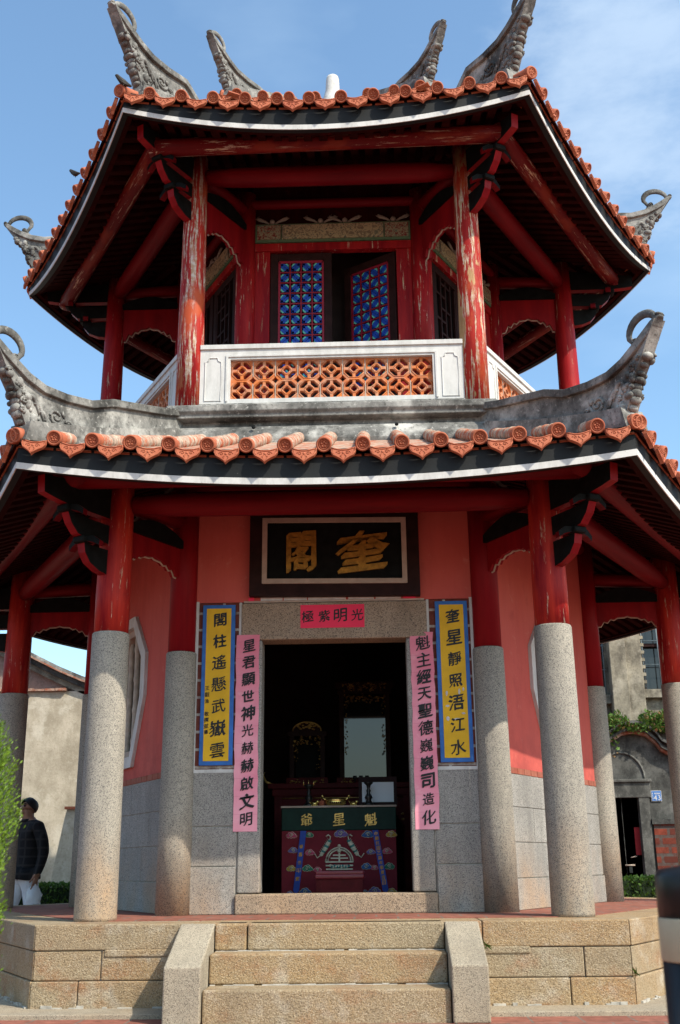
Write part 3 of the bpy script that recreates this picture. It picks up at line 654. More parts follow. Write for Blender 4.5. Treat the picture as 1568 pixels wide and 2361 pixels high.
    def strip(mb, y0, y1, zb, zt, mat):
        vs = []
        for j in range(n+1):
            u = lerp(-1, 1, j/n); f0 = -y0/S3; f1 = -y1/S3
            vs += [(u*f0, y0, fz(u)+zb), (u*f0, y0, fz(u)+zt), (u*f1, y1, fz(u)+zt), (u*f1, y1, fz(u)+zb)]
        fs = [(4*j+a, 4*j+(a+1) % 4, 4*j+4+(a+1) % 4, 4*j+4+a) for j in range(n) for a in range(4)]
        mb.add(vs, fs, mat)
    fb = MB(); strip(fb, -af, -af+.05, .0, hf, m_fascia); fo = fb.build('fascia_board', ro)
    wb = MB(); strip(wb, -af-.008, -af-.0005, -.002, .045, m_white2); wo = wb.build('white_trim', ro)
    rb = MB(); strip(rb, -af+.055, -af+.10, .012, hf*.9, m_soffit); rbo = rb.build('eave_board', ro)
    objs = [fo, wo, rbo]; near = (1, 5) if rafters else (); far = [k for k in range(1, 6) if k not in near]
    for nm_, lst in (('round_tile', tls), ('drip_tile', drs)):
        back = MB()
        for q in lst:
            around(q.build(nm_, ro), near); o_ = len(back.v); i_ = [back.m(m_) for m_ in q.mats]
            back.v += q.v; back.f += [[o_+v_ for v_ in f_] for f_ in q.f]; back.mi += [i_[m_] for m_ in q.mi]; back.sm += q.sm
        bo_ = back.build(nm_+'s', ro, RZ(far[0])); bo_['kind'] = 'stuff'; b0 = bo_.matrix_basis.copy()
        for k in far[1:]: c_ = tree_copy(bo_, ro, RZ(k))
    if rafters:
        sb, sz = soff; rf = MB(); x = -af/S3+.1
        while x < af/S3-.05:
            aend = max(sb, abs(x)*S3+.02)
            if af-.1-aend > .05:
                u = x/wf; z0_ = fz(u)+.03; tt = (af-aend)/(af-sb); z1_ = lerp(z0_, sz, tt)
                rf.add([(x-.035, -af+.1, z0_), (x+.035, -af+.1, z0_), (x+.035, -aend, z1_), (x-.035, -aend, z1_), (x-.035, -af+.1, z0_+.06), (x+.035, -af+.1, z0_+.06), (x+.035, -aend, z1_+.06), (x-.035, -aend, z1_+.06)],
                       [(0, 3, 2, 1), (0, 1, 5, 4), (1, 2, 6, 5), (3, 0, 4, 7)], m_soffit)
            x += .135
        # boards above the rafters
        vs = []; nb = 12
        for i in range(nb+1):
            for t in (0, 1):
                a = lerp(af-.08, sb, t); u = lerp(-1, 1, i/nb); xx = u*a/S3; vs.append((xx, -a, lerp(fz(u)+.09, sz+.06, t)))
        rf.add(vs, [(2*i, 2*i+2, 2*i+3, 2*i+1) for i in range(nb)], m_soffit)
        objs.append(rf.build('rafters', ro))
    for o in objs: around(o)
    return ro, S
# ridge with swallowtail end. x = distance from the axis, z relative to the tile corner
ORN_T = [(-.66, .55), (-.40, .505), (-.19, .495), (-.04, .53), (.08, .59), (.17, .65), (.24, .705), (.285, .735), (.315, .735)]
ORN_O = [(.305, .70), (.225, .61), (.145, .49), (.065, .39), (.012, .31), (-.01, .22), (-.07, .12), (-.06, .02)]
def ridge(rc, zc, tail, roofz, TT=None, s=1.0, slab=True, web0=None):
    """rc, zc: tile corner radius and height; tail: (r, z) points where the ridge leaves the roof top; roofz(r): roof surface on the corner line"""
    M0 = Matrix.Rotation(R_(-60), 4, 'Z'); T = TT or Matrix.Identity(4)
    top = [(r, z) for r, z in tail]+[(rc+x*s, zc+z*s) for x, z in ORN_T if x > -.7]
    n = len(top); th = .062*s
    def off(i, d):
        a = Vector(top[max(0, i-1)]); b = Vector(top[min(n-1, i+1)]); t = (b-a).normalized(); return (top[i][0]+t.y*d, top[i][1]-t.x*d)
    bot = [off(i, th*(1 if i < n-3 else .75 if i == n-3 else .5 if i == n-2 else .25)) for i in range(n)]
    sb_ = MB(); wid = [s*[.085, .085, .085, .08, .066, .05, .034, .02][max(0, min(7, i-(n-8)))] for i in range(n)]
    for off_, mm in ((0, 0),):
        vs = []
        for i in range(n):
            vs += [(top[i][0], -wid[i], top[i][1]), (top[i][0], wid[i], top[i][1]), (bot[i][0], wid[i], bot[i][1]), (bot[i][0], -wid[i], bot[i][1])]
        fs = [(4*i+a, 4*i+(a+1) % 4, 4*i+4+(a+1) % 4, 4*i+4+a) for i in range(n-1) for a in range(4)]+[(0, 3, 2, 1), (4*n-4, 4*n-3, 4*n-2, 4*n-1)]
        sb_.add(vs, fs, m_ridge)
    # thin web under the slab down to the roof
    outer = [(rc+x*s, zc+z*s) for x, z in ORN_O]
    low = []; k = 10; r0 = tail[0][0]
    for i in range(k+1):
        r = lerp(rc-.05*s, r0, i/k); low.append((r, min(roofz(r), zc+.0 if i == 0 else 99)-.02))
    web = [(x, z+.004) for x, z in bot[:-1]]+outer[1:]+low[1:]
    sb_.plate(web, [], -.052*s, .052*s, m_cement)
    low2 = [(r, roofz(r)-.02) for r in [lerp(rc-.02*s, r0, i/k) for i in range(k+1)]]
    up2 = [(r, min(roofz(r)+.13*s, 99)) for r in [lerp(rc-.06*s, r0, i/k) for i in range(k+1)]]
    sb_.plate(low2+up2[::-1], [], -.10*s, .10*s, m_cement)
    o = sb_.build('hip_ridge', pav, T @ M0, bevel=.006)
    # ornament: curl, scrolls and lumps
    om = MB(); C = lambda x, z: (rc+x*s, zc+z*s)
    cp = [C(.0+.0*a, 0) for a in ()]+[C(.125+.135*math.cos(a)*(1 if a < 3.3 else .9), .705+.11*math.sin(a)) for a in [math.pi*(.02+i*.085) for i in range(15)]]+[C(.06, .605), C(.085, .59)]
    om.tube([(x, 0, z) for x, z in cp], [s*(.012+.008*math.sin(math.pi*min(1, i/13))) for i in range(len(cp))], m_ridge, None, 10, flat=1.7, up=(0, 1, 0))
    for cx, cz, r_ in ((.06, .63, .026), (.03, .585, .02), (.29, .735, .018)):
        x, z = C(cx, cz); om.tube([(x+r_*s*(1-i/16)*math.cos(i*.7), 0, z+r_*s*(1-i/16)*math.sin(i*.7)) for i in range(14)], .012*s, m_ridge, None, 6, flat=3)
    rr_ = random.Random(9)
    for sy in (-1, 1):
        for i in range(30):
            t = i/29; seg_ = min(int(t*5), 4); px, pz = ORN_O[2+seg_]; qx, qz = ORN_O[3+seg_]; f = t*5-seg_
            bx = lerp(px, qx, f)-rr_.uniform(.0, .09)*(1+t); bz = lerp(pz, qz, f)+rr_.uniform(-.02, .02)
            x, z = C(bx, bz); q = rr_.uniform(.016, .036)*s
            if i % 4 == 0:
                om.tube([(x+q*(1-j/14)*math.cos(j*.8+i), sy*(.056+.006*j/12)*s, z+q*(1-j/14)*math.sin(j*.8+i)) for j in range(12)], .010*s, m_cement, None, 6)
            else: om.ball((x, sy*.052*s, z), q, m_cement, None, (rr_.uniform(.7, 1.2), .75, rr_.uniform(.7, 1.3)), 9, 6)
        # long leaves and the trailing scroll
        for k_ in range(4):
            x0, z0 = -.06-.05*k_, .37-.045*k_
            om.tube([tuple((C(x0+.045*j*-.4, z0+.05*math.sin(j*.5)-.02*j)[0], sy*.058*s, C(x0+.045*j*-.4, z0+.05*math.sin(j*.5)-.02*j)[1])) for j in range(7)], [.006*s, .014*s, .018*s, .018*s, .016*s, .011*s, .005*s], m_cement, None, 6)
        x, z = C(-.33, .30)
        om.tube([(x+(.085*(1-j/26))*s*math.cos(j*.5+2.2), sy*.056*s, z+(.07*(1-j/26))*s*math.sin(j*.5+2.2)) for j in range(24)], [.016*s*(1-j/40) for j in range(24)], m_cement, None, 6)
        x, z = C(-.46, .28)
        om.tube([(x+(.035*(1-j/14))*s*math.cos(j*.7), sy*.056*s, z+(.03*(1-j/14))*s*math.sin(j*.7)) for j in range(12)], .010*s, m_cement, None, 6)
    for i in range(9):
        t = i/8; seg_ = min(int(t*4), 3); px, pz = ORN_O[2+seg_]; qx, qz = ORN_O[3+seg_]; f = t*4-seg_; x, z = C(lerp(px, qx, f), lerp(pz, qz, f))
        om.ball((x, 0, z), (.024+.020*rr_.random())*s, m_cement, None, (rr_.uniform(.7, 1.1), 1.35, rr_.uniform(.6, 1.2)), 10, 6)
    om.build('ridge_ornament', o, fix=False)
    return o
# lower roof
A1, Z1M = 3.80, 3.652
xs1 = [i*.2713 for i in range(-8, 9)]
r1, S1 = roof('roof', A1, Z1M, .125, 2.40, 4.275, xs1, 3.75, 3.412, .165, .205, None, (2.2, 4.06), label='lower tiled roof over the colonnade')
hz1 = lambda r: S1(r/2, max(2.40, min(A1, r*S3/2)))
around(ridge(4.385, 3.755, [(2.60, 4.64), (2.9, 4.545), (3.25, 4.46), (3.5, 4.40)], hz1))
# balcony base over the lower roof
cn = MB(); cn.hexring([(2.45, 4.1), (2.45, 4.32), (2.40, 4.42), (2.34, 4.475), (2.295, 4.49), (2.295, 4.535), (2.385, 4.545), (2.385, 4.575), (2.41, 4.60), (2.41, 4.655), (2.36, 4.675), (1.5, 4.68), (1.5, 4.1)], m_cement)
cn.build('balcony_base', pav, Matrix.Translation((0, 0, -.03)), bevel=.006)
dh = MB()
for x in (-.65, .55): dh.lathe([(.016, 0), (.016, .012), (.0, .012)], m_black, Matrix.Translation((x, -2.42, 4.40)) @ Matrix.Rotation(R_(60), 4, 'X'), 10)
dh.build('drain_hole', pav)
# ---------------------------------------------------------------- upper storey
Z2 = 4.65; AU = RU*S3/2
c = MB(); c.lathe([(.119, Z2-.01), (.117, 5.4), (.108, 6.4), (.10, 7.3)], m_peel, seg=28)
cu = c.build('upper_column', pav, Matrix.Translation(hippos(RU, 0))); cu['label'] = 'upper column with peeling red paint'
cp5 = around(cu)
mred = cu.data.copy(); mred.materials[0] = m_redup
for o in cp5[:4]:
    o.data = mred; o['label'] = 'upper column with sound red paint'
m2_ = cu.data.copy(); m2_.materials[0] = m_peel2; cp5[4].data = m2_
c = MB(); c.lathe([(.098, Z2), (.095, 7.3)], m_redup, seg=24)
around(c.build('inner_column', pav, Matrix.Translation(hippos(RUI, 0))))
# balustrade
def balustrade():
    b = MB(); L = AU/S3-.10; yb = -AU
    b.plate([(-L, 4.672), (L, 4.672), (L, 5.262), (-L, 5.262)], [[(-.885, 4.785), (.885, 4.785), (.885, 5.165), (-.885, 5.165)]], yb-.06, yb+.06, m_white)
    b.box((-L, yb-.075, 5.262), (L, yb+.075, 5.305), m_white)
    for x0, x1, z0, z1 in ((-.925, .925, 5.185, 5.205), (-.925, -.905, 4.76, 5.185), (.905, .925, 4.76, 5.185)): b.box((x0, yb-.070, z0), (x1, yb-.055, z1), m_white)
    b.box((-L, yb-.085, 4.672), (L, yb-.055, 4.735), m_cement)
    for sx in (-1, 1):
        cx = sx*1.035; o_ = [(cx-.07, 4.77), (cx+.07, 4.77), (cx+.07, 5.14), (cx+.045, 5.15), (cx+.035, 5.18), (cx-.035, 5.18), (cx-.045, 5.15), (cx-.07, 5.14)]
        b.tube([(x, yb-.062, z) for x, z in o_], .006, m_white2, None, 6, True, smooth=False)
    o = b.build('balustrade', pav, bevel=.005)
    W, H = 1.77/9, .38/2; holes = []
    def q(cx, cz, k, pts):
        a = k*math.pi/2; return [(cx+x*math.cos(a)*1.0-z*math.sin(a), cz+x*math.sin(a)+z*math.cos(a)) for x, z in pts]
    for i in range(9):
        for j in range(2):
            cx = -.885+W*(i+.5); cz = 4.785+H*(j+.5)
            holes.append([(cx+(.021+.009*abs(math.cos(2*t_)))*math.cos(t_), cz+(.021+.009*abs(math.cos(2*t_)))*math.sin(t_)) for t_ in [2*math.pi*m_/16+.2 for m_ in range(16)]])
            for k in range(4):
                holes.append(q(cx, cz, k, [(.013, .049), (.049, .013), (.080, .013), (.080, .036), (.038, .080), (.013, .080)]))
    for i in range(1, 9):
        cx = -.885+W*i; cz = 4.785+H; d = .032
        holes.append([(cx+d, cz), (cx+d*.45, cz+d*.45), (cx, cz+d), (cx-d*.45, cz+d*.45), (cx-d, cz), (cx-d*.45, cz-d*.45), (cx, cz-d), (cx+d*.45, cz-d*.45)])
    l = MB(); l.plate([(-.89, 4.78), (.89, 4.78), (.89, 5.17), (-.89, 5.17)], holes, yb-.022, yb+.03, m_lattice)
    for i in range(1, 9): l.box((-.885+W*i-.004, yb-.026, 4.79), (-.885+W*i+.004, yb-.021, 4.785+H-.035), m_frame); l.box((-.885+W*i-.004, yb-.026, 4.785+H+.035), (-.885+W*i+.004, yb-.021, 5.16), m_frame)
    for i in range(9):
        for j in range(2):
            cx = -.885+W*(i+.5); cz = 4.785+H*(j+.5)
            l.tube([(cx+(.032+.009*abs(math.cos(2*t_)))*math.cos(t_), yb-.022, cz+(.032+.009*abs(math.cos(2*t_)))*math.sin(t_)) for t_ in [2*math.pi*m_/16 for m_ in range(16)]], .005, m_lattice, None, 5, True)
            l.tube([(cx+sx, yb-.022, cz+sz) for sx, sz in ((.09, .04), (.042, .086), (-.042, .086), (-.09, .04), (-.09, -.04), (-.042, -.086), (.042, -.086), (.09, -.04))], .005, m_lattice, None, 5, True)
    l.build('lattice', o, fix=False); o.matrix_basis = Matrix.Translation((0, 0, -.03)); return o
around(balustrade())
# upper inner walls
YU = -RUI*S3/2
def upper_wall(k):
    b = MB(); b.box((-.80, YU-.02, 6.66), (.80, YU+.06, 6.745), m_redup)
    b.box((-.80, YU, Z2), (-.62, YU+.06, 6.66), m_redup); b.box((.62, YU, Z2), (.80, YU+.06, 6.66), m_redup); b.box((-.8, YU+.0, 6.96), (.8, YU+.06, 7.6), m_soffit); b.tube([(-.8, YU-.03, 7.18), (.8, YU-.03, 7.18)], .05, m_beam, None, 10)
    o = b.build('upper_wall', pav, RZ(k), bevel=.005)
    f = MB(); f.box((-.765, YU-.03, 6.75), (.765, YU+.04, 6.955), m_greentrim); fo = f.build('frieze_panel', o)
    f = MB(); f.box((-.50, YU-.045, 6.778), (.50, YU-.031, 6.935), m_frieze); 
    for sx in (-1, 1):
        x0, x1 = sorted((sx*.515, sx*.745)); f.box((x0, YU-.042, 6.778), (x1, YU-.031, 6.935), m_frieze2)
        f.tube([(sx*(.44+.06*math.cos(a)), YU-.046, 6.856+.072*math.sin(a)) for a in [math.pi*(i/10-.5) for i in range(11)]], .006, m_leafc, None, 5)
    f.build('painted_scene', o)
    lv = MB()
    for cx in (-.6, -.12, .12, .6):
        for s_ in (-1, 1):
            for j in range(3):
                lv.tube([(cx+s_*.03, YU-.02, 6.965), (cx+s_*(.07+.02*j), YU-.03, 6.985+.012*j), (cx+s_*(.13+.01*j), YU-.03, 7.0+.014*j), (cx+s_*(.17-.02*j), YU-.025, 7.025+.012*j)], [.008, .013, .011, .004], m_leafc, None, 6)
        lv.ball((cx, YU-.02, 6.985), .028, m_leafc)
    lv.build('leaf_carving', o); return o
def leaf(o, hinge, sgn, ang, colour):
    """panelled door leaf; built from its hinge along +x*sgn"""
    W = .60; Mx = Matrix.Translation((hinge, YU+.03, 0)) @ Matrix.Rotation(R_(ang), 4, 'Z')
    d = MB(); X = lambda a, b: sorted((sgn*a, sgn*b))
    for a, b, z0, z1 in ((0, .075, Z2, 6.64), (W-.075, W, Z2, 6.64), (.075, W-.075, 6.56, 6.64), (.075, W-.075, 5.2, 5.28), (.075, W-.075, Z2, 5.2)):
        x0, x1 = X(a, b); d.box((x0, -.025, z0), (x1, .025, z1), m_dkwood)
    x0, x1 = X(.075, W-.075); d.box((x0, .012, 5.28), (x1, .02, 6.56), m_black)
    lo = d.build('door_leaf', pav, RZ(0) @ Mx if colour is True else colour @ Mx, bevel=.004)
    l = MB()
    if colour is True:
        nx, nz = 4, 11; x0, x1 = X(.085, W-.085); cw = (x1-x0)/nx; z0 = 5.29; ch = (6.55-z0)/nz
        for a, b, c_, e in ((x0-.008, x0+.012, z0, 6.55), (x1-.012, x1+.008, z0, 6.55)): l.box((a, -.018, c_), (b, .006, e), m_lred)
        l.box((x0, -.018, 6.535), (x1, .006, 6.56), m_lred)
        for i in range(1, nx): l.box((x0+cw*i-.006, -.016, z0), (x0+cw*i+.006, .006, 6.55), m_lred)
        for j in range(1, nz): l.box((x0, -.015, z0+ch*j-.006), (x1, .005, z0+ch*j+.006), m_lred)
        for i in range(nx):
            for j in range(nz):
                ox, oz = x0+cw*i, z0+ch*j; odd = (i//2*0+(i+1)//2+(j+1)//2) % 2
                # every cell: a blue diagonal band, aqua arcs round alternate nodes
                nod = [(0, 0), (1, 0), (1, 1), (0, 1)]
                for (px, pz) in nod:
                    gi, gj = i+px, j+pz
                    cx, cz = ox+px*cw, oz+pz*ch; sx, sz = (1 if px == 0 else -1), (1 if pz == 0 else -1)
                    def ring(r0_, r1_, mat, y_):
                        P = [(cx+sx*cw*.14, cz+sz*ch*r1_), (cx+sx*cw*r1_*.62, cz+sz*ch*r1_), (cx+sx*cw*r1_, cz+sz*ch*r1_*.62), (cx+sx*cw*r1_, cz+sz*ch*.14), (cx+sx*cw*r0_, cz+sz*ch*.14), (cx+sx*cw*r0_, cz+sz*ch*r0_*.6), (cx+sx*cw*r0_*.6, cz+sz*ch*r0_), (cx+sx*cw*.14, cz+sz*ch*r0_)]
                        l.plate(P if sx*sz < 0 else P[::-1], [], y_, .008, mat)
                    if (gi+gj) % 2 == 0: ring(.27, .47, m_aqua, -.011); ring(.64, .84, m_bright, -.013)
                    else: ring(.12, .26, m_bright, -.012)
    else:
        x0, x1 = X(.085, W-.085)
        for i in range(5): l.box((lerp(x0, x1, i/4)-.012, -.02, 5.29), (lerp(x0, x1, i/4)+.012, .006, 6.55), m_dkwood)
        for i in range(9):
            a, b = (0, 2) if i % 2 else (1, 3); l.box((lerp(x0, x1, a/4), -.018, 5.36+i*.14), (lerp(x0, x1, b/4), .006, 5.385+i*.14), m_dkwood)
    l.build('lattice_panel', lo); return lo
for k in range(6):
    uw = upper_wall(k) if k == 0 else None
    if k == 0: uw0 = uw
    for hinge, sgn in ((-.615, 1), (.615, -1)):
        leaf(None, hinge, sgn, 0 if (sgn > 0 or k) else -33, True if k == 0 else RZ(k))
around(uw0)
ur = MB()
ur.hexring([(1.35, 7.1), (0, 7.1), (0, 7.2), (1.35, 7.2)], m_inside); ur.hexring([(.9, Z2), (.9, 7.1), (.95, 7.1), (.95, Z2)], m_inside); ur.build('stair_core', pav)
# upper beams, brackets and ties (the whole upper eave leans a hair to the left)
TU = Matrix.Translation((0, 0, 7)) @ Matrix.Rotation(R_(-.9), 4, 'Y') @ Matrix.Translation((0, 0, -7))
around(beam('tie_beam', AU, 7.045, .095, m_beam, 1.0, cut=.10))
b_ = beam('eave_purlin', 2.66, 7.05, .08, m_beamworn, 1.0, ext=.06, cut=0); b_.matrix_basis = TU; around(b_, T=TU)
br = bracket(RU+.09, 6.53, None); around(br)
around(radial_tie(RUI, RU, 6.86, .46))
# upper roof
A2, Z2M = 3.087, 7.142
xs2 = [(i+.5)*.276 for i in range(-6, 6)]
xs2 = [-A2/S3+.005]+xs2+[A2/S3-.005]
r2, S2 = roof('roof', A2, Z2M, .165, 1.72, 7.98, xs2, 3.037, 6.891, .262, .215, TU, (1.5, 7.5), label='middle tiled roof over the balcony')
hz2 = lambda r: S2(r/2, max(1.72, min(A2, r*S3/2)))
hr = ridge(3.42, 7.43, [(2.0, 7.86), (2.3, 7.83), (2.58, 7.87)], hz2, TU); hc = around(hr, T=TU)
for c_ in (hc[0], hc[3]): c_.matrix_basis = c_.matrix_basis @ Matrix.Translation((.13, 0, -.06))
nk = MB(); nk.hexring([(1.76, 7.8), (1.76, 8.16), (0, 8.16), (0, 7.8)], m_cement); nk.build('roof_neck', pav)
# top roof tier
xs3 = [(i+.5)*.262 for i in range(-4, 4)]
r3, S3f = roof('roof', 1.86, 8.15, .11, .12, 9.40, xs3, 1.82, 7.955, .12, .17, TU, (.9, 8.4), label='small top roof under the finial', rafters=False)
hz3 = lambda r: S3f(r/2, max(.12, min(1.86, r*S3/2)))
hr = ridge(2.11, 8.28, [(.9, 8.95), (1.2, 8.80), (1.42, 8.73)], hz3, TU, .82); around(hr, T=TU)
m_conc2 = M_cement('lime_washed_cement', (.58, .57, .54), (.36, .35, .33), (.72, .71, .68)); fn = MB(); fn.lathe([(.26, 9.3), (.24, 9.5), (.15, 9.58), (.13, 9.66), (.105, 9.75), (.085, 9.85), (.078, 10.0), (.07, 10.03), (0, 10.04)], m_conc2, seg=20)
fn.build('finial', pav, Matrix.Translation((-.035, 0, -.06)))
# ---------------------------------------------------------------- boards, couplets and the name plaque
def board(name, x0, x1, z0, z1, y, t, mat, label, cat, group=None):
    b = MB(); b.box((x0, y-t, z0), (x1, y, z1), mat); o = b.build(name, bevel=.002); tag(o, label, cat, group); return o
pq = MB(); pq.plate([(-.69, 3.0), (.71, 2.985), (.71, 3.75), (-.69, 3.765)], [[(-.55, 3.135), (.572, 3.12), (.572, 3.615), (-.55, 3.63)]], YW-.07, YW-.005, m_dkwood)
po = pq.build('name_plaque', bevel=.006); tag(po, 'black name plaque with two big gold characters above the doorway', 'plaque')
b = MB(); b.plate([(-.585, 3.10), (.607, 3.085), (.607, 3.648), (-.585, 3.663)], [[(-.545, 3.14), (.567, 3.125), (.567, 3.61), (-.545, 3.625)]], YW-.085, YW-.06, m_frame); b.build('inner_border', po, bevel=.008)
b = MB(); b.box((-.57, YW-.05, 3.11), (.59, YW-.04, 3.64), m_black); b.build('panel', po)
b = MB(); write(b, '閣', -.262, 3.37, .53, .012, .34, YW-.072, m_gold, .07, .022, shear=.08, jit=.2, wx=.74); write(b, '奎', .245, 3.37, .53, .012, .325, YW-.072, m_gold, .085, .022, shear=.12, jit=.2, seed=2, wx=1.25); b.build('lettering', po, fix=False)
sx = board('paper_strip', -.272, .25, 2.738, 2.93, YW-.0135, .002, m_hotpink, 'hot pink paper strip with four black characters on the stone lintel', 'paper strip')
b = MB(); write(b, '極紫明光', -.212, 2.833, .134, .003, .104, YW-.0165, m_ink, .06, seed=4); b.build('lettering', sx, fix=False)
pk = MB()
def couplet(x0, x1, text, label, seed, lx):
    b = MB(); n = 24; rn = random.Random(seed); vs = []
    for i in range(n+1):
        z = lerp(1.155, 2.69, i/n); wob = .002*rn.random(); e = .004*rn.uniform(-1, 1)
        vs += [(x0+e, YW-.0105-wob, z), (x1+e-.012*(1-i/n)*0, YW-.0115-wob-(.0025 if i < 2 and lx > 0 else 0), z)]
    b.add(vs, [(2*i, 2*i+1, 2*i+3, 2*i+2) for i in range(n)], m_pink)
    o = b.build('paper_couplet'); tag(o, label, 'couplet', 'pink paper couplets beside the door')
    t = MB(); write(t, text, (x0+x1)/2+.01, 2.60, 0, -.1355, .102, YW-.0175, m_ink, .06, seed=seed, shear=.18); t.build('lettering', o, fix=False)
couplet(-.792, -.605, '星君顯世神光赫赫啟文明', 'pink paper couplet with eleven characters pasted left of the doorway', 11, -1)
couplet(.616, .80, '魁主經天聖德巍巍司造化', 'pink paper couplet with eleven characters pasted right of the doorway', 15, 1)
def yboard(x0, x1, text, label, seed, small=None, wear=False):
    o = board('couplet_board', x0, x1, 1.655, 2.94, YW-.002, .022, m_blue, label, 'couplet board', 'yellow couplet boards flanking the door')
    b = MB(); b.box((x0+.032, YW-.0275, 1.688), (x1-.032, YW-.02, 2.910), m_yellow); b.build('yellow_field', o)
    t = MB(); write(t, text, (x0+x1)/2+.012, 2.815, 0, -.1745, .115, YW-.0295, m_ink, .06, seed=seed, shear=.14)
    if small:
        write(t, '王觀漁', x0+.052, 2.26, 0, -.052, .036, YW-.0295, m_ink, .05, seed=3); write(t, '敬撰並書', x0+.052, 2.055, 0, -.047, .034, YW-.0295, m_ink, .05, seed=5)
    t.build('lettering', o, fix=False)
    if wear:
        f = MB(); rn = random.Random(8)
        for cx, cz, w_, h_ in ((.03, 2.19, .012, .03), (.12, 2.20, .012, .028), (.03, 2.09, .02, .01), (.03, 1.99, .02, .02), (.09, 1.985, .04, .012), (.145, 2.03, .02, .01), (.125, 2.32, .018, .006), (.15, 2.22, .01, .02)):
            P = [(x0+.035+cx*1.1+w_*rn.uniform(.6, 1)*math.cos(a), cz+h_*rn.uniform(.5, 1)*math.sin(a)) for a in [6.283*i/9 for i in range(9)]]
            f.plate(P, [], YW-.0300, YW-.027, m_white2)
        f.build('flaked_paint', o)
yboard(-1.07, -.805, '閣柱遙懸武嶽雲', 'yellow board in a blue frame, left of the door, with a small signature column', 21, True)
yboard(.825, 1.085, '奎星靜照浯江水', 'yellow board in a flaking blue frame, right of the door, paint chipped white', 25, None, True)
# ---------------------------------------------------------------- inside the doorway
FZ = ZP+.016
al = empty('altar_table', (0, -1.0, FZ)); tag(al, 'altar table with dark green top band over an embroidered maroon cloth', 'altar')
def LP(px, z): return px
b = MB(); b.box((-.515, 0, 1.192-FZ), (.487, .55, 1.385-FZ), m_green); tb = b.build('top_band', al, bevel=.006)
b = MB(); b.box((-.52, -.012, 1.385-FZ), (.492, .56, 1.40-FZ), m_frame); b.build('table_top', al)
b = MB(); b.box((-.512, .006, 0), (.482, .5, 1.19-FZ), m_cloth); clo = b.build('altar_cloth', al)
b = MB(); write(b, '爺星魁', -.295, 1.284-FZ, .281, -.002, .115, -.008, m_gilt, .05, .006, seed=31); b.build('lettering', tb, fix=False)
def cloudlet(mb, cx, cz, s, ci, flip=1):
    for dx, dz, r in ((0, 0, .5), (.42, -.08, .38), (-.42, -.1, .36), (.15, .22, .34), (-.2, .18, .3), (.75, -.16, .2)):
        mb.ball((cx+flip*dx*s, .004, cz+dz*s), r*s*1.18, m_cream, None, (1, .06, .85), 12, 4)
        mb.ball((cx+flip*dx*s, .001, cz+dz*s), r*s, CL[ci], None, (1, .08, .85), 12, 4)
    mb.tube([(cx+flip*.33*s*(1-i/18)*math.cos(i*.6), -.006, cz+.3*s*(1-i/18)*math.sin(i*.6)) for i in range(15)], .0035, m_cream, None, 4)
em = MB()
for x, z, s, c_, f in ((-.43, 1.155, .055, 0, 1), (-.27, 1.155, .045, 1, -1), (0, 1.165, .07, 2, 1), (.24, 1.155, .06, 3, -1), (.44, 1.155, .055, 4, 1), (-.41, 1.03, .05, 2, -1), (-.27, 1.01, .05, 0, 1), (.26, 1.01, .045, 2, 1), (.40, 1.015, .05, 0, 1),
                     (-.43, .88, .05, 4, 1), (-.29, .88, .055, 1, 1), (-.2, .87, .04, 0, -1), (.22, .89, .055, 3, 1), (.29, .88, .04, 0, -1), (.42, .89, .055, 1, -1), (-.31, .69, .06, 3, 1), (-.44, .67, .05, 2, 1), (.29, .69, .065, 2, -1), (.43, .68, .06, 4, 1), (.2, .68, .04, 3, 1)):
    cloudlet(em, x, z-FZ, s*1.0, c_, f)
em.build('cloud_embroidery', clo, fix=False)
md = MB(); cz = .93-FZ
for r_ in (.118, .100): md.tube([(-.012+r_*math.cos(a), -.002, cz+r_*math.sin(a)) for a in [math.pi*i/18 for i in range(19)]], .007, m_cream, None, 5)
for zz, hw in ((cz, .12), (cz-.03, .118), (cz-.06, .115), (cz+.03, .075), (cz+.055, .055)): md.box((-.012-hw, -.008, zz-.006), (-.012+hw, .004, zz+.006), m_cream)
md.box((-.019, -.009, cz), (-.005, .004, cz+.125), m_cream); md.ball((-.012, -.004, cz+.13), .016, m_cream); md.ball((-.012, -.004, cz+.09), .018, m_cream)
for i in range(14): md.ball((-.012+(i-6.5)*.012, -.008, cz-.03-.012*abs(math.sin(i))), .013, m_teal if i % 2 else m_cream, None, (1, .5, 1), 7, 4)
for sx in (-1, 1):   # the two bats
    for i in range(9):
        t = i/8; px, pz = -.012+sx*lerp(.085, .155, t), lerp(1.10, .99, t)-FZ
        md.ball((px, -.006, pz), .022*(1-.5*abs(t-.4)), m_teal if i % 3 == 0 else m_cream, None, (1.1, .5, .9), 8, 5)
        md.tube([(px, -.006, pz), (px+sx*.018, -.008, pz+.03)], [.005, .001], m_cream, None, 4)
    md.tube([(-.012+sx*.085, -.006, 1.10-FZ), (-.012+sx*.075, -.006, 1.14-FZ), (-.012+sx*.095, -.006, 1.155-FZ), (-.012+sx*.115, -.006, 1.14-FZ)], .006, m_cream, None, 5)
    md.tube([(-.012+sx*.155, -.006, .99-FZ), (-.012+sx*.19, -.006, .965-FZ), (-.012+sx*.215, -.006, 1.0-FZ)], .005, m_cream, None, 5)
md.build('longevity_emblem', clo, fix=False)
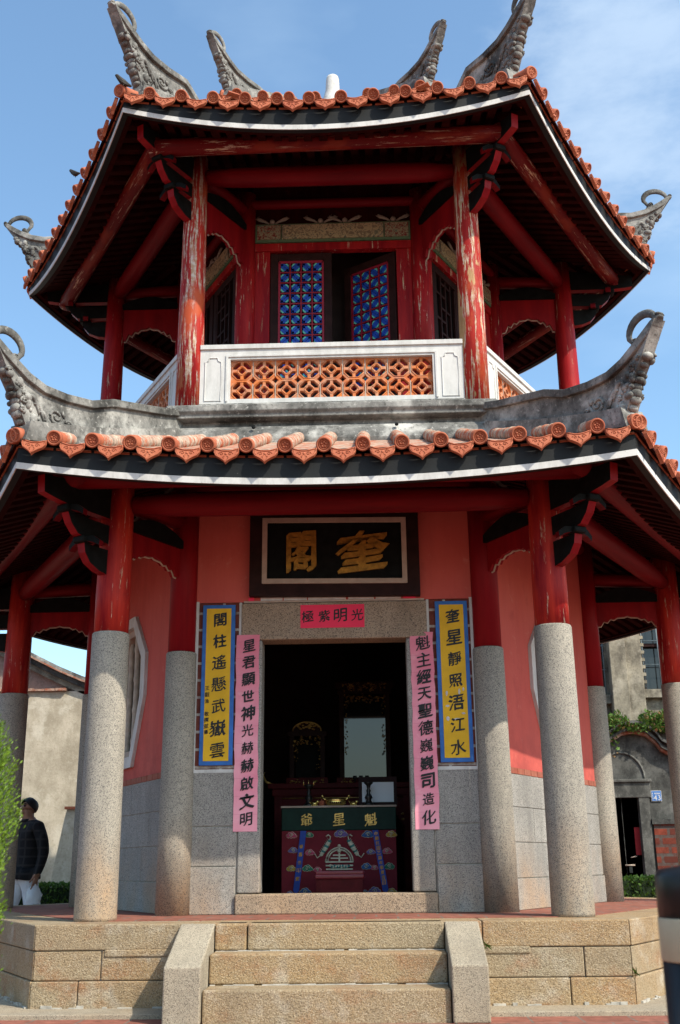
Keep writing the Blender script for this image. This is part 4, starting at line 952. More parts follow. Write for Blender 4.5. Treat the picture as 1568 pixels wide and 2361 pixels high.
for x0, x1, txt, sx in ((-.322, -.385, '泰喜信叩謝', -1), (.302, .38, '中華民國乙酉年季夏吉日', 1)):
    r = MB(); hw = .026
    r.plate([(x0-hw, 1.19-FZ), (x1-hw, .70-FZ), (x1, .655-FZ), (x1+hw, .70-FZ), (x0+hw, 1.19-FZ)], [], -.014, -.010, m_ribbon); ro_ = r.build('ribbon', al)
    n = len(txt); t = MB(); write(t, txt, lerp(x0, x1, .3 if n < 8 else .08), (1.06 if n < 8 else 1.16)-FZ, (x1-x0)*(.62 if n < 8 else .88)/n, (-.33 if n < 8 else -.44)/n, .036 if n < 8 else .034, -.0155, m_gold, .05); t.build('lettering', ro_, fix=False)
ks = empty('kneeling_stool', (.005, -1.42, FZ)); tag(ks, 'maroon padded kneeling stool in front of the altar cloth', 'stool')
b = MB(); b.box((-.20, -.12, .255), (.20, .14, .29), m_vinyl); b.box((-.205, -.125, .225), (.205, .145, .262), m_vinyl); b.build('padded_top', ks, bevel=.012)
b = MB()
for sx in (-1, 1):
    for sy in (-.09, .11): b.box((sx*.17-.02, sy-.02, 0), (sx*.17+.02, sy+.02, .24), m_redwood)
b.box((-.18, -.1, .06), (.18, -.08, .1), m_redwood); b.box((-.185, -.105, .12), (.185, -.09, .23), m_redwood); b.build('wooden_base', ks)
# brass burner, candlesticks, cups, framed picture
TZ = 1.40
ib = empty('incense_burner', (-.045, -.86, TZ)); tag(ib, 'small brass incense burner with upswept handles on the altar top', 'incense burner')
b = MB(); M_ = Matrix.Diagonal((1.45, .8, 1, 1))
b.lathe([(.02, .0), (.045, .004), (.062, .02), (.066, .04), (.060, .055), (.066, .06), (.055, .06), (.05, .045), (0, .04)], m_brass, M_, 24); b.build('bowl', ib)
b = MB()
for sx in (-1, 1): b.tube([(sx*.07, 0, .055), (sx*.10, 0, .062), (sx*.118, 0, .085)], [.008, .008, .010], m_brass, None, 6); b.ball((sx*.118, 0, .09), .012, m_brass)
b.build('handle', ib)
b = MB()
for i in range(6): b.box((-.05+i*.018, -.055, .024), (-.038+i*.018, -.05, .038), m_dkwood)
b.build('relief_band', ib)
def candlestick(x, y, h, label, spikes):
    o = empty('candlestick', (x, y, TZ)); tag(o, label, 'candlestick', 'dark candlesticks on the altar')
    b = MB(); b.lathe([(.045, 0), (.05, .012), (.03, .03), (.022, .05), (.036, .07), (.026, .09), (.014, .11), (.022, .13), (.012, h*.72), (.02, h*.85), (.04, h-.012), (.042, h), (0, h)], m_bronze, None, 18); b.build('stem', o)
    b = MB()
    if spikes:
        for sx in (-.045, 0, .045): b.tube([(sx, 0, h-.01), (sx, 0, h+.04)], [.006, .003], m_brass, None, 6)
        b.tube([(-.045, 0, h-.01), (.045, 0, h-.01)], .006, m_bronze, None, 6)
    else: b.tube([(0, 0, h), (0, 0, h+.02)], [.005, .001], m_bronze, None, 6)
    b.build('spike', o)
candlestick(-.285, -.86, .19, 'dark candlestick with three brass spikes at the left of the altar', True)
candlestick(.25, -.9, .205, 'dark flared candlestick standing before the framed white picture', False)
for x, y, s_, lb in ((-.235, -.88, 1, 'curled brass lion ornament left of the incense burner'), (.115, -.88, .9, 'curled brass lion ornament right of the incense burner')):
    b = MB()
    b.ball((x, y, TZ+.022*s_), .022*s_, m_brass, None, (1.5, 1, 1)); b.ball((x+.03*s_, y, TZ+.04*s_), .017*s_, m_brass); b.tube([(x-.03*s_, y, TZ+.025), (x-.048*s_, y, TZ+.045), (x-.035*s_, y, TZ+.055)], .006, m_brass, None, 6)
    for i in range(4): b.ball((x-.022+.015*i, y-.012, TZ+.007), .008, m_brass)
    tag(b.build('brass_ornament', fix=False), lb, 'ornament', 'brass ornaments on the altar')
b = MB(); b.lathe([(.022, 0), (.026, .03), (.024, .05), (.0, .05)], m_terra, Matrix.Translation((-.17, -.86, TZ)), 14); b.lathe([(.008, .05), (.006, .06), (0, .062)], m_terra, Matrix.Translation((-.17, -.86, TZ)), 8); tag(b.build('clay_cup'), 'small brown clay cup beside the incense burner', 'cup')
pf = empty('picture_frame', (.335, -.78, TZ)); tag(pf, 'brown framed white picture leaning at the right end of the altar', 'picture frame')
tilt = Matrix.Rotation(R_(-8), 4, 'X')
b = MB(); b.plate([(-.175, 0), (.17, 0), (.17, .26), (-.175, .26)], [[(-.145, .035), (.14, .035), (.14, .215), (-.145, .215)]], -.015, .01, m_dkwood, tilt); b.build('frame', pf)
kw = simple('grey_white_print', (.62, .62, .62), .3, .05, 3, .5, 0)
b = MB(); b.box((-.15, -.002, .03), (.145, .006, .22), kw, tilt); b.build('print', pf)
# rear table and shrines
rt = empty('offering_table', (0, .05, FZ)); tag(rt, 'dark red carved offering table behind the altar with upturned ends', 'table')
b = MB(); b.box((-.74, 0, 1.62-FZ), (.72, .7, 1.67-FZ), m_redwood); b.box((-.70, .03, 1.55-FZ), (.68, .66, 1.62-FZ), m_redwood); b.build('table_top', rt, bevel=.006)
b = MB(); b.plate([(-.68, 1.55-FZ), (.66, 1.55-FZ), (.66, 1.30-FZ), (.58, 1.26-FZ), (.5, 1.38-FZ), (-.5, 1.38-FZ), (-.58, 1.26-FZ), (-.68, 1.30-FZ)], [], .05, .08, m_redwood); b.build('apron', rt)
b = MB()
for sx in (-1, 1):
    b.tube([(sx*.70, .02, 1.66-FZ), (sx*.76, .02, 1.69-FZ), (sx*.79, .02, 1.75-FZ), (sx*.77, .02, 1.78-FZ)], [.012, .012, .01, .006], m_gilt, None, 6)
    for i in range(10):
        a = i*1.3; b.ball((sx*(.60+.035*math.cos(a)), .045, 1.36-FZ+.04*math.sin(a*1.7)), .014, m_gilt, None, (1.2, .5, .8), 7, 4)
b.tube([(-.66, .04, 1.53-FZ), (.64, .04, 1.53-FZ)], .005, m_gilt, None, 5); b.tube([(-.66, .04, 1.53-FZ), (-.66, .04, 1.32-FZ)], .004, m_gilt, None, 5); b.build('gilt_carving', rt, fix=False)
for sx in (-.64, .62):
    for sy in (.06, .6):
        b = MB(); b.box((sx-.035, sy-.03, 0), (sx+.035, sy+.03, 1.55-FZ), m_redwood); b.build('leg', rt)
def scrollwork(b, x0, x1, z0, z1, y, seed, r=.010):
    rn = random.Random(seed); n = int(max(x1-x0, z1-z0)/.02)
    for i in range(n*max(1, int(min(x1-x0, z1-z0)/.022))):
        x, z = rn.uniform(x0, x1), rn.uniform(z0, z1)
        if rn.random() < .5: b.ball((x, y, z), r*rn.uniform(.5, 1), m_gilt, None, (1.3, .5, .8), 6, 4)
        else:
            a = rn.uniform(0, 6.28); b.tube([(x+r*1.3*(1-j/10)*math.cos(a+j*.8), y, z+r*1.3*(1-j/10)*math.sin(a+j*.8)) for j in range(8)], r*.3, m_gilt, None, 4)
def shrine(loc, w_, z0, z1, cap, label, seed, arch, glass):
    o = empty('shrine', loc); tag(o, label, 'shrine'); x0, x1 = -w_/2, w_/2
    b = MB(); b.box((x0, 0, 0), (x0+.05, .3, z1-z0), m_dkwood); b.box((x1-.05, 0, 0), (x1, .3, z1-z0), m_dkwood); b.box((x0, .26, 0), (x1, .3, z1-z0), m_black); b.box((x0-.02, -.01, z1-z0-.05), (x1+.02, .31, z1-z0), m_dkwood); b.box((x0-.03, -.02, 0), (x1+.03, .31, .07), m_redwood)
    b.build('cabinet', o, bevel=.004)
    g_ = MB(); h = z1-z0; gl = -.015
    scrollwork(g_, x0+.05, x1-.05, h-.14, h-.055, gl, seed); scrollwork(g_, x0+.05, x0+.085, h*.3, h-.15, gl, seed+1, .008); scrollwork(g_, x1-.085, x1-.05, h*.3, h-.15, gl, seed+2, .008)
    if arch:
        P = [(x0*.8*math.cos(a), h+.09*math.sin(a)) for a in [math.pi*i/16 for i in range(17)]]
        g_.tube([(x, gl, z) for x, z in P], .008, m_gilt, None, 5); rn = random.Random(seed)
        for i in range(26):
            a = rn.uniform(.3, 2.84); k_ = rn.uniform(.3, .95); g_.ball((x0*.8*math.cos(a)*k_, gl+.004, h+.09*math.sin(a)*k_), .011, m_gilt, None, (1.3, .5, .8), 6, 4)
        ab = MB(); ab.plate(P, [], -.008, .02, m_dkwood); ab.build('arched_crest', o)
    if cap: scrollwork(g_, x0+.04, x1-.04, h-.02, h+.06, gl-.006, seed+5); cb = MB(); cb.box((x0-.04, -.015, h), (x1+.04, .3, h+.08), m_dkwood); cb.build('cornice', o, bevel=.006)
    for sx in (-1, 1): scrollwork(g_, min(sx*w_*.2, sx*w_*.48), max(sx*w_*.2, sx*w_*.48), -.0, .05, gl-.01, seed+7+sx, .011)
    g_.build('gilt_carving', o, fix=False)
    if glass: q = MB(); q.box((x0+.05, .02, .07), (x1-.05, .03, h-.1), m_glass); q.build('glass_pane', o)
    return o
shrine((-.37, .30, 1.67), .36, 1.67, 2.2, False, 'smaller gilt shrine cabinet with an arched carved crest, left of the glazed shrine', 50, True, False)
shrine((.215, .33, 1.67), .52, 1.67, 2.62, True, 'tall glazed shrine cabinet with gilt pendants, right side of the rear table', 60, False, True)
st_ = MB()   # robed figure in the tall shrine
st_.lathe([(.15, 1.75), (.16, 1.85), (.13, 2.0), (.12, 2.12), (.06, 2.2), (.05, 2.22), (.065, 2.27), (.06, 2.33), (.07, 2.36), (.03, 2.42), (0, 2.43)], m_bronze, Matrix.Translation((.215, .50, 0)) @ Matrix.Diagonal((1, .6, 1, 1)), 20)
for i in range(12): st_.ball((.215+.09*math.cos(i*2.1), .42, 1.85+.03*i), .012, m_gilt)
st_.ball((.10, .47, 2.02), .045, m_bronze, None, (1, 1, 2)); st_.ball((.33, .47, 2.02), .045, m_bronze, None, (1, 1, 2))
tag(st_.build('deity_statue', fix=False), 'dark robed statue with gilt trim behind the shrine glass', 'statue')
cu_ = []
for i, x in enumerate((.11, .17, .23)):
    b = MB(); b.lathe([(.014, 0), (.006, .012), (.006, .03), (.018, .045), (.02, .075), (.016, .075), (0, .05)], m_bronze, Matrix.Translation((x, .2, 1.67)), 12)
    tag(b.build('offering_cup'), ['leftmost of three dark offering cups before the glazed shrine', 'middle of three dark offering cups before the glazed shrine', 'rightmost of three dark offering cups, nearest the picture frame'][i], 'cup', 'offering cups')
# ---------------------------------------------------------------- vegetation
def leaves(name, pts, size, mat, seed, parent=None, aspect=2.2, dirf=None, jit=.7):
    rn = random.Random(seed); mb = MB(); vs = []; fs = []
    for p in pts:
        d = dirf(p) if dirf else Vector((0, 0, 1)); d = (Vector(d)+Vector((rn.uniform(-1, 1), rn.uniform(-1, 1), rn.uniform(-1, 1)))*jit).normalized()
        x = d.cross(Vector((rn.uniform(-1, 1), rn.uniform(-1, 1), rn.uniform(-1, 1)))).normalized(); s_ = size*rn.uniform(.6, 1.4); P = Vector(p); o = len(vs); nrm = x.cross(d)*.12*s_
        vs += [P, P+d*s_*aspect*.5+x*s_*.5+nrm, P+d*s_*aspect, P+d*s_*aspect*.5-x*s_*.5+nrm]; fs.append((o, o+1, o+2, o+3))
    mb.add(vs, fs, mat); return mb.build(name, parent, fix=False)
rn = random.Random(77)
# clipped conifer in the left foreground
sh = empty('conifer_shrub', (-1.275, -7.55, .02)); tag(sh, 'bright yellow green conical conifer at the left edge in front of the platform', 'shrub')
def cone_r(z): 
    t = (z-.92)/(.68 if z > .92 else 1.25)
    return .455*math.sqrt(max(0., 1-t*t))
pts = []; 
sprays = []
for i in range(6500):
    z = .03+1.54*rn.random(); a = rn.uniform(0, 6.283); r = cone_r(z)*(.92+.12*rn.random()+.07*math.sin(a*7+z*11)); sprays.append((r*math.cos(a), r*math.sin(a), z, a))
for x, y, z, a in sprays:
    for j in range(20):
        t = rn.random(); pts.append((x*(1+.04*t)+rn.gauss(0, .008), y*(1+.04*t)+rn.gauss(0, .008), z+.07*t+rn.gauss(0, .006)))
leaves('crown', pts, .0040, m_thuja, 5, sh, 3.2, lambda p: Vector((p[0]*1.2, p[1]*1.2, .75)), .45)
b = MB(); b.lathe([(cone_r(z)*.93, z) for z in [.05+.1*i for i in range(15)]]+[(0, 1.52)], simple('conifer_inner_twigs', (.07, .12, .012), .9, .75, 60, .1, 1.), None, 16); b.build('inner_twigs', sh)
b = MB(); b.tube([(0, 0, 0), (0, 0, 1.5)], [.05, .02], m_bark); b.build('trunk', sh)
def hedge(lo, hi, label, seed, n):
    o = MB(); o.box((lo[0]+.04, lo[1]+.04, lo[2]), (hi[0]-.04, hi[1]-.04, hi[2]-.04), simple('hedge_core', (.010, .022, .006), .9, .3, 20)); ho = o.build('hedge'); tag(ho, label, 'hedge', 'clipped hedges behind the platform')
    r = random.Random(seed); P = []
    for i in range(n):
        f = r.random(); p = [r.uniform(l, h) for l, h in zip(lo, hi)]
        if f < .45: p[2] = hi[2]-.05*r.random()
        elif f < .9: p[1] = lo[1]+.05*r.random()
        else: p[0] = r.choice((lo[0], hi[0]))
        P.append(p)
    leaves('foliage', P, .03, m_hedge, seed, ho, 1.7, lambda p: Vector((0, -.5, .8)), .8)
hedge((-5.5, 4.3, .02), (-2.5, 4.9, .70), 'dark clipped hedge on the left below the beige house wall', 7, 5000)
hedge((3.2, 5.6, .02), (7.0, 6.1, .69), 'clipped hedge on the right in front of the arched gate', 8, 6000)
# ---------------------------------------------------------------- house on the left
hl = empty('house', (0, 7.0, 0)); tag(hl, 'old beige plastered house with a curved grey gable behind the left columns', 'house')
b = MB(); b.box((-12, 0, 0), (-2.0, 5, 3.70), m_beige); b.build('wall', hl)
b = MB()
for i in range(18): b.box((-8+i*.18, -.06-.01*(i % 3), 3.70+.002*(i % 2)), (-8+i*.18+.17, .3, 3.735+.004*(i % 3)), m_oldtile)
b.build('coping_tiles', hl)
gz = [(-8.5, 5.6), (-7.2, 5.15), (-6.2, 4.72), (-5.5, 4.40), (-4.9, 4.10), (-4.5, 3.93), (-3.9, 3.74), (-3.2, 3.58)]
b = MB(); b.plate([(x, z-.26) for x, z in gz]+[(-3.2, 3.0), (-8.5, 3.0)], [], .10, 4.5, M_cement('pinkish_gable_render', (.30, .20, .17), (.18, .13, .11), (.36, .28, .25))); b.build('gable', hl)
b = MB()
for o_, th, y0, mm in ((0, .06, -.12, m_cement), (-.06, .03, -.15, m_oldtile), (-.09, .09, -.06, m_dkconc), (-.18, .10, .0, m_conc)):
    b.plate([(x, z+o_) for x, z in gz]+[(x, z+o_-th) for x, z in gz[::-1]], [], y0, 4.6, mm)
b.build('roof_verge', hl)
b = MB()
for x in (-8.0, -7.0, -6.1): b.box((x-.25, .02, 0), (x+.25, .04, .01), m_conc)
sb_ = MB(); sb_.plate([(-4.62, .02), (-3.4, .02), (-3.4, 1.75), (-4.33, 1.75), (-4.36, 1.62)], [], 0, .35, m_beige); so_ = sb_.build('stone_slab', None, Matrix.Translation((0, 5.9, 0)), bevel=.03); tag(so_, 'leaning grey stone slab wall with a terracotta cap behind the left column', 'stone slab')
c_ = MB(); c_.box((-4.36, 5.86, 1.75), (-3.4, 6.28, 1.79), m_terra); c_.build('cap_tile', so_, so_.matrix_basis.inverted())
# ---------------------------------------------------------------- buildings on the right
YG = 8.0; m_gconc = M_cement('shaded_gate_concrete', (.14, .138, .125), (.05, .05, .046), (.20, .198, .18))  # darker copy of the old concrete, the gate's shade put into its colour
hr_ = empty('apartment_house', (0, 9.6, 0)); tag(hr_, 'weathered two storey concrete house with barred windows on the right', 'house')
b = MB(); W1 = (4.75, 5.06); sc_r = 1.0
b.plate([(3.2, 0), (9.5, 0), (9.5, 7.2), (3.2, 7.2)], [[(3.6, 3.9), (4.68, 3.9), (4.68, 5.6), (3.6, 5.6)], [(5.36, 3.98), (6.9, 3.98), (6.9, 5.6), (5.36, 5.6)]], 0, .25, m_conc); b.build('wall', hr_)
b = MB(); b.box((4.72, -.28, 3.0), (5.02, 0, 7.2), m_conc); b.box((5.02, -.2, 3.0), (5.33, 0, 7.2), m_beige if False else m_conc); b.build('pilaster', hr_, bevel=.01)
b = MB(); b.box((5.3, -.14, 3.80), (7.0, .1, 3.95), m_conc); b.box((3.5, -.14, 3.70), (4.72, .1, 3.86), m_conc); b.build('window_sill', hr_, bevel=.01)
bar = simple('painted_iron_bar', (.16, .2, .22), .5, .2, 10)
for x0, x1, z0, z1 in ((3.6, 4.68, 3.9, 5.6), (5.36, 6.9, 3.98, 5.6)):
    b = MB(); b.box((x0, .12, z0), (x1, .14, z1), m_pane); wo = b.build('window', hr_)
    b = MB()
    n_ = int((x1-x0)/.26)
    for i in range(n_+1): b.tube([(lerp(x0+.03, x1-.03, i/n_), -.03, z0), (lerp(x0+.03, x1-.03, i/n_), -.03, z1)], .012, bar, None, 6)
    for z in (z0+.45, z0+.9, z0+1.35): b.tube([(x0, -.03, z), (x1, -.03, z)], .011, bar, None, 6)
    b.build('iron_bars', wo)
    b = MB(); b.box((x0, .0, z0), (x0+.06, .12, z1), m_dkwood); b.box((x0+.5, .05, z0), (x0+.56, .11, z1), m_dkwood); b.box((x0, .0, z0+.8), (x1, .1, z0+.86), m_dkwood)
    for i in range(10): b.box((x0-.03-.04*(i % 2), -.05, z0+.1+i*.14), (x0+.06, 0, z0+.16+i*.14), m_conc)
    b.build('shutter_frame', wo)
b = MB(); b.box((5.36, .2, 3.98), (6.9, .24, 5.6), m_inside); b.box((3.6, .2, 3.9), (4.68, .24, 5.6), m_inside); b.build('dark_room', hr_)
# courtyard gate with its scalloped pediment
gt = empty('gate', (0, YG, 0)); tag(gt, 'grey courtyard gate with scalloped pediment and dark double door on the right', 'gate')
ped = [(4.0, 2.46)]+[(4.70-.45*math.cos(a)*1.0, 2.55+.44*math.sin(a)) for a in [math.pi*(.04+i*.055) for i in range(14)]]
ped = [(3.6, 2.30), (3.9, 2.42), (4.10, 2.60), (4.28, 2.82), (4.5, 2.95), (4.70, 2.98), (4.9, 2.93), (5.05, 2.80), (5.13, 2.68), (5.24, 2.62), (5.36, 2.58), (5.46, 2.46), (5.54, 2.32), (5.66, 2.24), (6.6, 2.20)]
b = MB(); b.plate([(3.4, 0), (4.15, 0), (4.15, 1.93), (4.70, 1.93), (4.70, 0), (6.6, 0)]+[(x, z) for x, z in ped[::-1]]+[(3.4, 2.3)], [], 0, .35, m_dkconc); b.build('gate_wall', gt)
b = MB()
for d, th, y0, mm in ((.0, .05, -.10, m_oldtile), (.05, .05, -.16, m_dkconc), (.10, .06, -.10, m_dkconc), (.16, .05, -.20, m_dkconc)):
    b.plate([(x, z+d) for x, z in ped]+[(x, z+d+th) for x, z in ped[::-1]], [], y0, .4, mm)
b.build('pediment_moulding', gt)
b = MB(); b.box((4.08, -.05, 0), (4.16, .1, 1.98), m_gconc); b.box((4.69, -.05, .0), (4.86, .1, 1.98), m_gconc); b.box((4.0, -.06, 1.93), (4.9, .1, 2.18), m_gconc); b.box((3.98, -.1, 2.18), (4.92, .1, 2.23), m_gconc)
b.tube([(4.45-.38*math.cos(a), -.01, 2.25+.42*math.sin(a)) for a in [math.pi*i/14 for i in range(15)]], .02, m_gconc, None, 6); b.build('door_surround', gt, bevel=.008)
for x0, x1 in ((4.155, 4.425), (4.43, 4.70)):
    b = MB(); b.box((x0, .1, .02), (x1, .14, 1.93), m_black); d_ = b.build('door', gt)
    xm = (x0+x1)/2; b = MB(); b.box((x1-.10 if x0 > 4.3 else x0+.005, .092, 1.02), (x1-.005 if x0 > 4.3 else x0+.10, .1, 1.46), m_dkpaper); b.build('red_paper', d_)  # paper red darkened too, as part of the gate's painted shade
b = MB(); b.tube([(4.40, .08, .86), (4.56, .08, .86)], .014, m_frame, None, 6); b.box((4.46, .06, .74), (4.51, .1, .84), m_bronze); b.tube([(4.5, .07, .98), (4.6, .07, 1.0)], .008, m_frame, None, 5); b.build('latch', gt)
b = MB(); b.box((4.90, -.04, 0), (5.9, .0, 1.50), m_gatebrick); bo = b.build('brick_panel', gt)
b = MB(); b.box((4.87, -.08, 1.50), (5.9, .0, 1.58), m_dkconc); b.build('ledge', gt)
pl = empty('house_number_plate', (4.995, YG-.01, 1.955)); tag(pl, 'small blue enamel house number plate reading 43 on the gate wall', 'number plate')
kb = simple('blue_enamel', (.03, .14, .42), .3, .05, 5, .5, 0)
b = MB(); b.box((-.085, -.012, -.085), (.085, 0, .085), m_white); b.box((-.078, -.015, -.078), (.078, -.004, .078), kb); b.build('plate', pl)
b = MB(); write(b, '43', -.02, -.03, .062, 0, .078, -.0165, m_white, .05, shear=0, jit=0)
for i in range(5): b.box((-.03+i*.02, -.0175, .025), (-.018+i*.02, -.016, .05), m_white)
[b.box((-.070, -.0175, -.055+i*.03), (-.056, -.016, -.04+i*.03), m_white) for i in range(4)]; b.build('lettering', pl, fix=False)
rn = random.Random(12); P = []
for i in range(5000):
    x = rn.uniform(3.9, 6.3); h = .34+.14*math.sin(x*5)+.1*math.sin(x*13); z = 3.02+rn.random()**1.3*h*.8-.2*rn.random()**3*(2.2 if x < 4.4 else .3); P.append((x, YG-.05+rn.uniform(-.2, .5), z))
ivo = leaves('creeper', P, .042, m_ivy, 31, None, 1.7, lambda p: Vector((0, -.6, .5)), .9); tag(ivo, 'green and reddish creeper trailing along the top of the gate wall', 'creeper')
b = MB(); b.box((3.4, YG+.1, 0), (9.5, YG+.35, 3.02), m_dkconc); b.box((3.4, YG+.05, 3.0), (9.5, YG+.5, 3.06), m_conc); tag(b.build('yard_wall'), 'tall dark concrete yard wall behind the arched gate', 'wall')
# ---------------------------------------------------------------- black bollard, right foreground
bl = empty('bollard', (.895, -8.8, .02)); tag(bl, 'black metal post with a cream reflective band, blurred at the right edge', 'bollard')
kblack = simple('matt_black_metal', (.012, .012, .013), .4, .3, 10); kband = simple('cream_band', (.52, .42, .27), .5, .2, 6)
b = MB(); b.lathe([(.10, 0), (.10, .02), (.098, .03), (.098, .715)], kblack, None, 28); b.lathe([(.098, .782), (.098, .85), (.092, .862), (.04, .87), (.038, .90), (.0, .905)], kblack, None, 28); b.build('post', bl)
b = MB(); b.lathe([(.0985, .714), (.0995, .716), (.0995, .781), (.0985, .783)], kband, None, 28); b.build('band', bl)
# ---------------------------------------------------------------- two birds on the roof edge
def bird(p, rz, label):
    me = bpy.data.meshes.new('bird'); V_ = [(0, 0, .03), (.025, 0, .05), (.05, 0, .075), (.062, 0, .09), (.078, 0, .09), (-.03, 0, .018), (-.075, 0, .005), (.0, .01, .005), (.0, .012, -.01), (.0, -.01, .005), (.0, -.012, -.01)]
    me.from_pydata(V_, [(0, 1), (1, 2), (2, 3), (3, 4), (0, 5), (5, 6), (0, 7), (7, 8), (0, 9), (9, 10)], [])
    o = bpy.data.objects.new('bird', me); COL.objects.link(o); o.location = p; o.rotation_euler = (0, 0, rz); me.materials.append(simple('dark_feathers', (.03, .025, .02), .7, .4, 60))
    m_ = o.modifiers.new('skin', 'SKIN'); rr = [.026, .026, .02, .018, .003, .02, .008, .004, .003, .004, .003]
    for v, r in zip(me.skin_vertices[0].data, rr): v.radius = (r, r)
    me.skin_vertices[0].data[0].use_root = True
    s_ = o.modifiers.new('sub', 'SUBSURF'); s_.levels = s_.render_levels = 1
    tag(o, label, 'bird', 'small birds perched on the roof edge')
bird((-1.745, -3.13, 7.33), R_(200), 'small dark bird perched at the front left corner tile of the middle roof')
bird((-2.52, -1.83, 7.36), R_(150), 'small dark bird perched halfway up the left edge of the middle roof')
# ---------------------------------------------------------------- man walking behind the shrub
def person():
    V_ = []; E_ = []; Rr = []
    def v(p, r, par=None):
        V_.append(p); Rr.append(r if isinstance(r, tuple) else (r, r))
        if par is not None: E_.append((par, len(V_)-1))
        return len(V_)-1
    pel = v((0, 0, .86), (.155, .12)); sp = v((0, .005, 1.02), (.165, .125), pel); ch = v((0, 0, 1.20), (.175, .13), sp); ub = v((0, .01, 1.33), (.13, .10), ch)
    nk = v((0, 0, 1.41), (.058, .058), ub); jw = v((0, -.015, 1.465), (.062, .07), nk); hd = v((0, -.01, 1.54), (.076, .092), jw); tp = v((0, .005, 1.605), (.062, .075), hd)
    v((0, -.062, 1.452), (.034, .03), jw); ns = v((0, -.10, 1.515), (.012, .012), hd); v((0, -.118, 1.505), (.009, .009), ns)
    for s in (-1, 1): v((s*.082, .01, 1.525), (.012, .018), hd)
    for s in (-1, 1):
        a = v((s*.175, .01, 1.325), .075, ub); b = v((s*.235, .03, 1.20), .072, a); c = v((s*.262, .045, 1.06), .064, b)
        fwd = -.10 if s < 0 else -.04
        d = v((s*.255, .045+fwd*.5, .94), .054, c); e = v((s*.25, .03+fwd, .845), .05, d); w_ = v((s*.25, .02+fwd, .815), .026, e)
        pm = v((s*.248, .01+fwd, .765), (.020, .038), w_)
        for i, (dy, L) in enumerate(((-.028, .07), (-.009, .08), (.01, .075), (.028, .06))):
            k = v((s*.247, .01+fwd+dy, .725), .0095, pm); k2 = v((s*.238, .005+fwd+dy, .725-L*.5), .0085, k); v((s*.225, -.0+fwd+dy, .725-L*.85), .0075, k2)
        t = v((s*.235, -.025+fwd, .775), .010, w_); v((s*.225, -.045+fwd, .74), .0085, t)
    for s, st in ((-1, -.16), (1, .12)):
        h = v((s*.085, 0, .78), (.105, .115), pel); th = v((s*.095, st*.3, .60), .092, h); kn = v((s*.095, st*.55-.02, .45), .075, th); cf = v((s*.095, st*.8+.02, .28), .07, kn); an = v((s*.095, st+.03, .09), .055, cf)
        hl_ = v((s*.095, st+.02, .045), .04, an); v((s*.10, st-.10, .035), (.04, .03), hl_)
    me = bpy.data.meshes.new('person'); me.from_pydata(V_, E_, []); o = bpy.data.objects.new('person', me); COL.objects.link(o)
    m_ = o.modifiers.new('skin', 'SKIN'); m_.use_smooth_shade = True
    for q, r in zip(me.skin_vertices[0].data, Rr): q.radius = r
    me.skin_vertices[0].data[0].use_root = True
    s_ = o.modifiers.new('sub', 'SUBSURF'); s_.levels = s_.render_levels = 2
    dg = bpy.context.evaluated_depsgraph_get(); nm = bpy.data.meshes.new_from_object(o.evaluated_get(dg)); o.modifiers.clear(); o.data = nm; nm.name = 'person'
    kj = NT('dark_plaid_jacket', .85, .2); p = kj.xyz(kj.obj); ck = kj.math('MAXIMUM', kj.math('SINE', kj.math('MULTIPLY', p[0], 75.)), kj.math('SINE', kj.math('MULTIPLY', p[2], 70.)))
    kj.col(kj.mix(kj.ramp(ck, .55, 1.0), (.010, .010, .012), (.026, .024, .024))); kj.bump(kj.noise(9, 4, src=kj.obj), .7, .03)
    kt = NT('pale_grey_trousers', .8, .2); kt.col(kt.mix(kt.ramp(kt.noise(5, 3, src=kt.obj), .3, .7), (.52, .53, .57), (.68, .68, .70))); kt.bump(kt.noise(7, 3, src=kt.obj, vec=(1, 1, .4)), .8, .03)
    sk = simple('skin', (.25, .125, .08), .55, .1, 12, .4, .05); shoe = simple('dark_shoe', (.02, .018, .016), .5, .2, 10)
    nm.materials.clear()
    for m__ in (kj.m, kt.m, sk, shoe): nm.materials.append(m__)
    for f in nm.polygons:
        c = f.center; f.use_smooth = True
        if c.z > 1.395: f.material_index = 2
        elif abs(c.x) > .19 and c.z < .825: f.material_index = 2
        elif c.z > .80: f.material_index = 0
        elif c.z > .085: f.material_index = 1
        else: f.material_index = 3
    hair = MB(); vs = []; fs = []; nr, ns_ = 7, 18
    for i in range(nr+1):
        for j in range(ns_):
            a = math.pi*.60*i/nr; b_ = 2*math.pi*j/ns_; back = .5+.5*math.sin(b_)
            aa = a*(.46+.80*back+.18*abs(math.cos(b_))**3); vs.append((.090*math.sin(aa)*math.cos(b_)+.002*math.sin(j*3), -.003+.108*math.sin(aa)*math.sin(b_), 1.545+.098*math.cos(aa)+.004*math.sin(j*5+i)))
    fs = [(i*ns_+j, i*ns_+(j+1) % ns_, (i+1)*ns_+(j+1) % ns_, (i+1)*ns_+j) for i in range(nr) for j in range(ns_)]
    hair.add(vs, fs, simple('black_hair', (.012, .011, .011), .5, .3, 40), None, True); hair.build('hair', o)
    ey = MB()
    for s in (-1, 1): ey.ball((s*.031, -.086, 1.548), .014, m_black, None, (1.3, .6, .8)); ey.box((s*.031-.021, -.098, 1.566), (s*.031+.021, -.080, 1.575), m_black)
    ey.build('eyes', o)
    mo = MB(); mo.tube([(-.024, -.088, 1.472), (0, -.094, 1.473), (.024, -.088, 1.472)], [.004, .006, .004], simple('lips', (.25, .09, .07), .5, .1, 10), None, 6); mo.build('mouth', o)
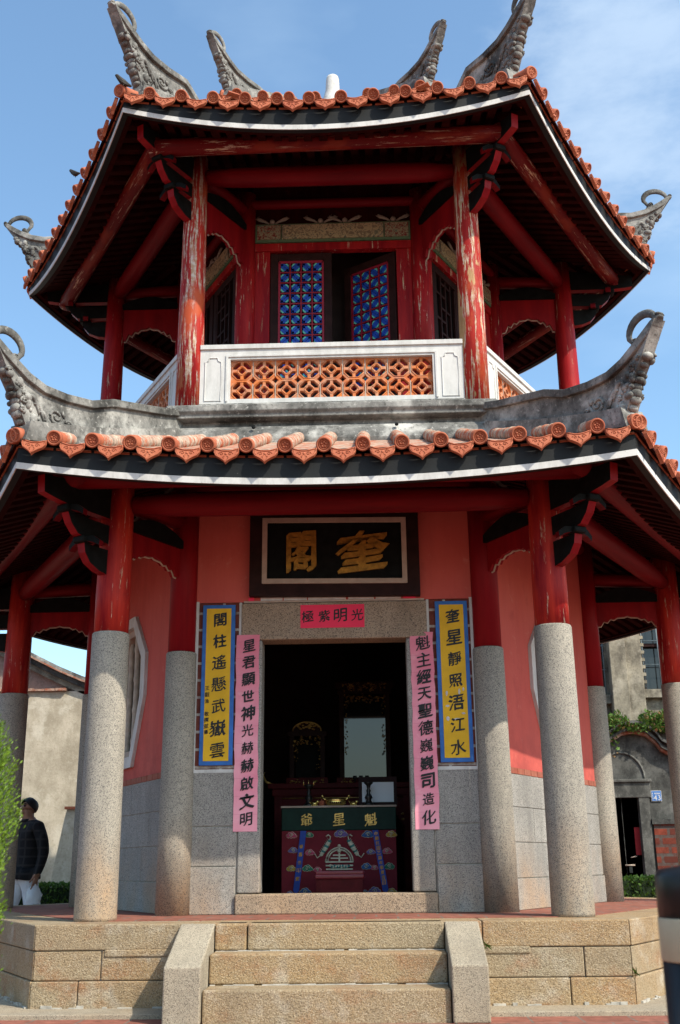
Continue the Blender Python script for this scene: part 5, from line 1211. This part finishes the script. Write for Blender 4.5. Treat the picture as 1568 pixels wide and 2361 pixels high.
    hm = MB(); nh = 28; vs = []; prof = [(.86, .172, .128), (.90, .188, .142), (.84, .202, .156), (.775, .205, .160), (.772, .196, .150), (.80, .188, .14)]
    for z_, rx, ry in prof:
        for j in range(nh):
            b_ = 2*math.pi*j/nh; wv = 1+.03*math.sin(5*b_+1)+.02*math.sin(9*b_); vs.append((rx*wv*math.cos(b_), ry*wv*math.sin(b_), z_+.008*math.sin(3*b_)))
    hm.add(vs, [(i*nh+j, i*nh+(j+1) % nh, (i+1)*nh+(j+1) % nh, (i+1)*nh+j) for i in range(len(prof)-1) for j in range(nh)], kj.m, None, True); hm.build('jacket_hem', o)
    cl_ = MB(); cl_.tube([(.066*math.cos(a), .064*math.sin(a)-.002, 1.405-.012*math.sin(a)*-1) for a in [2*math.pi*i/20+.0 for i in range(20)]], .016, kj.m, None, 6, True); cl_.build('collar', o)
    return o
pe = person(); pe.location = (-3.56, 1.6, .02); pe.rotation_euler = (0, 0, R_(-38))
tag(pe, 'man in a dark plaid jacket and pale trousers walking behind the conifer', 'person')
bgm = bpy.data.materials.new('clear_plastic'); bgm.use_nodes = True; pb = bgm.node_tree.nodes['Principled BSDF']; pb.inputs['Base Color'].default_value = (.75, .76, .78, 1); pb.inputs['Roughness'].default_value = .3; pb.inputs['Alpha'].default_value = .6
b = MB(); rn = random.Random(3); vs = []; fs = []
for i in range(9):
    t = i/8; r = .012+.075*math.sin(min(1, t*1.25)*math.pi*.62)
    for j in range(14): a = 6.283*j/14; q = r*(1+.22*rn.uniform(-1, 1)); vs.append((q*math.cos(a), q*.7*math.sin(a), -.24*t))
fs = [(i*14+j, i*14+(j+1) % 14, (i+1)*14+(j+1) % 14, (i+1)*14+j) for i in range(8) for j in range(14)]+[tuple(8*14+j for j in range(14))]
b.add(vs, fs, bgm, None, True); bo = b.build('plastic_bag', None, fix=False)
bo.location = pe.matrix_basis @ Vector((.245, -.02, .74)) ; bo.location = Matrix.Translation(pe.location) @ Matrix.Rotation(R_(-38), 4, 'Z') @ Vector((.24, -.03, .735))
tag(bo, 'translucent white plastic bag held in the man\'s hand', 'plastic bag')
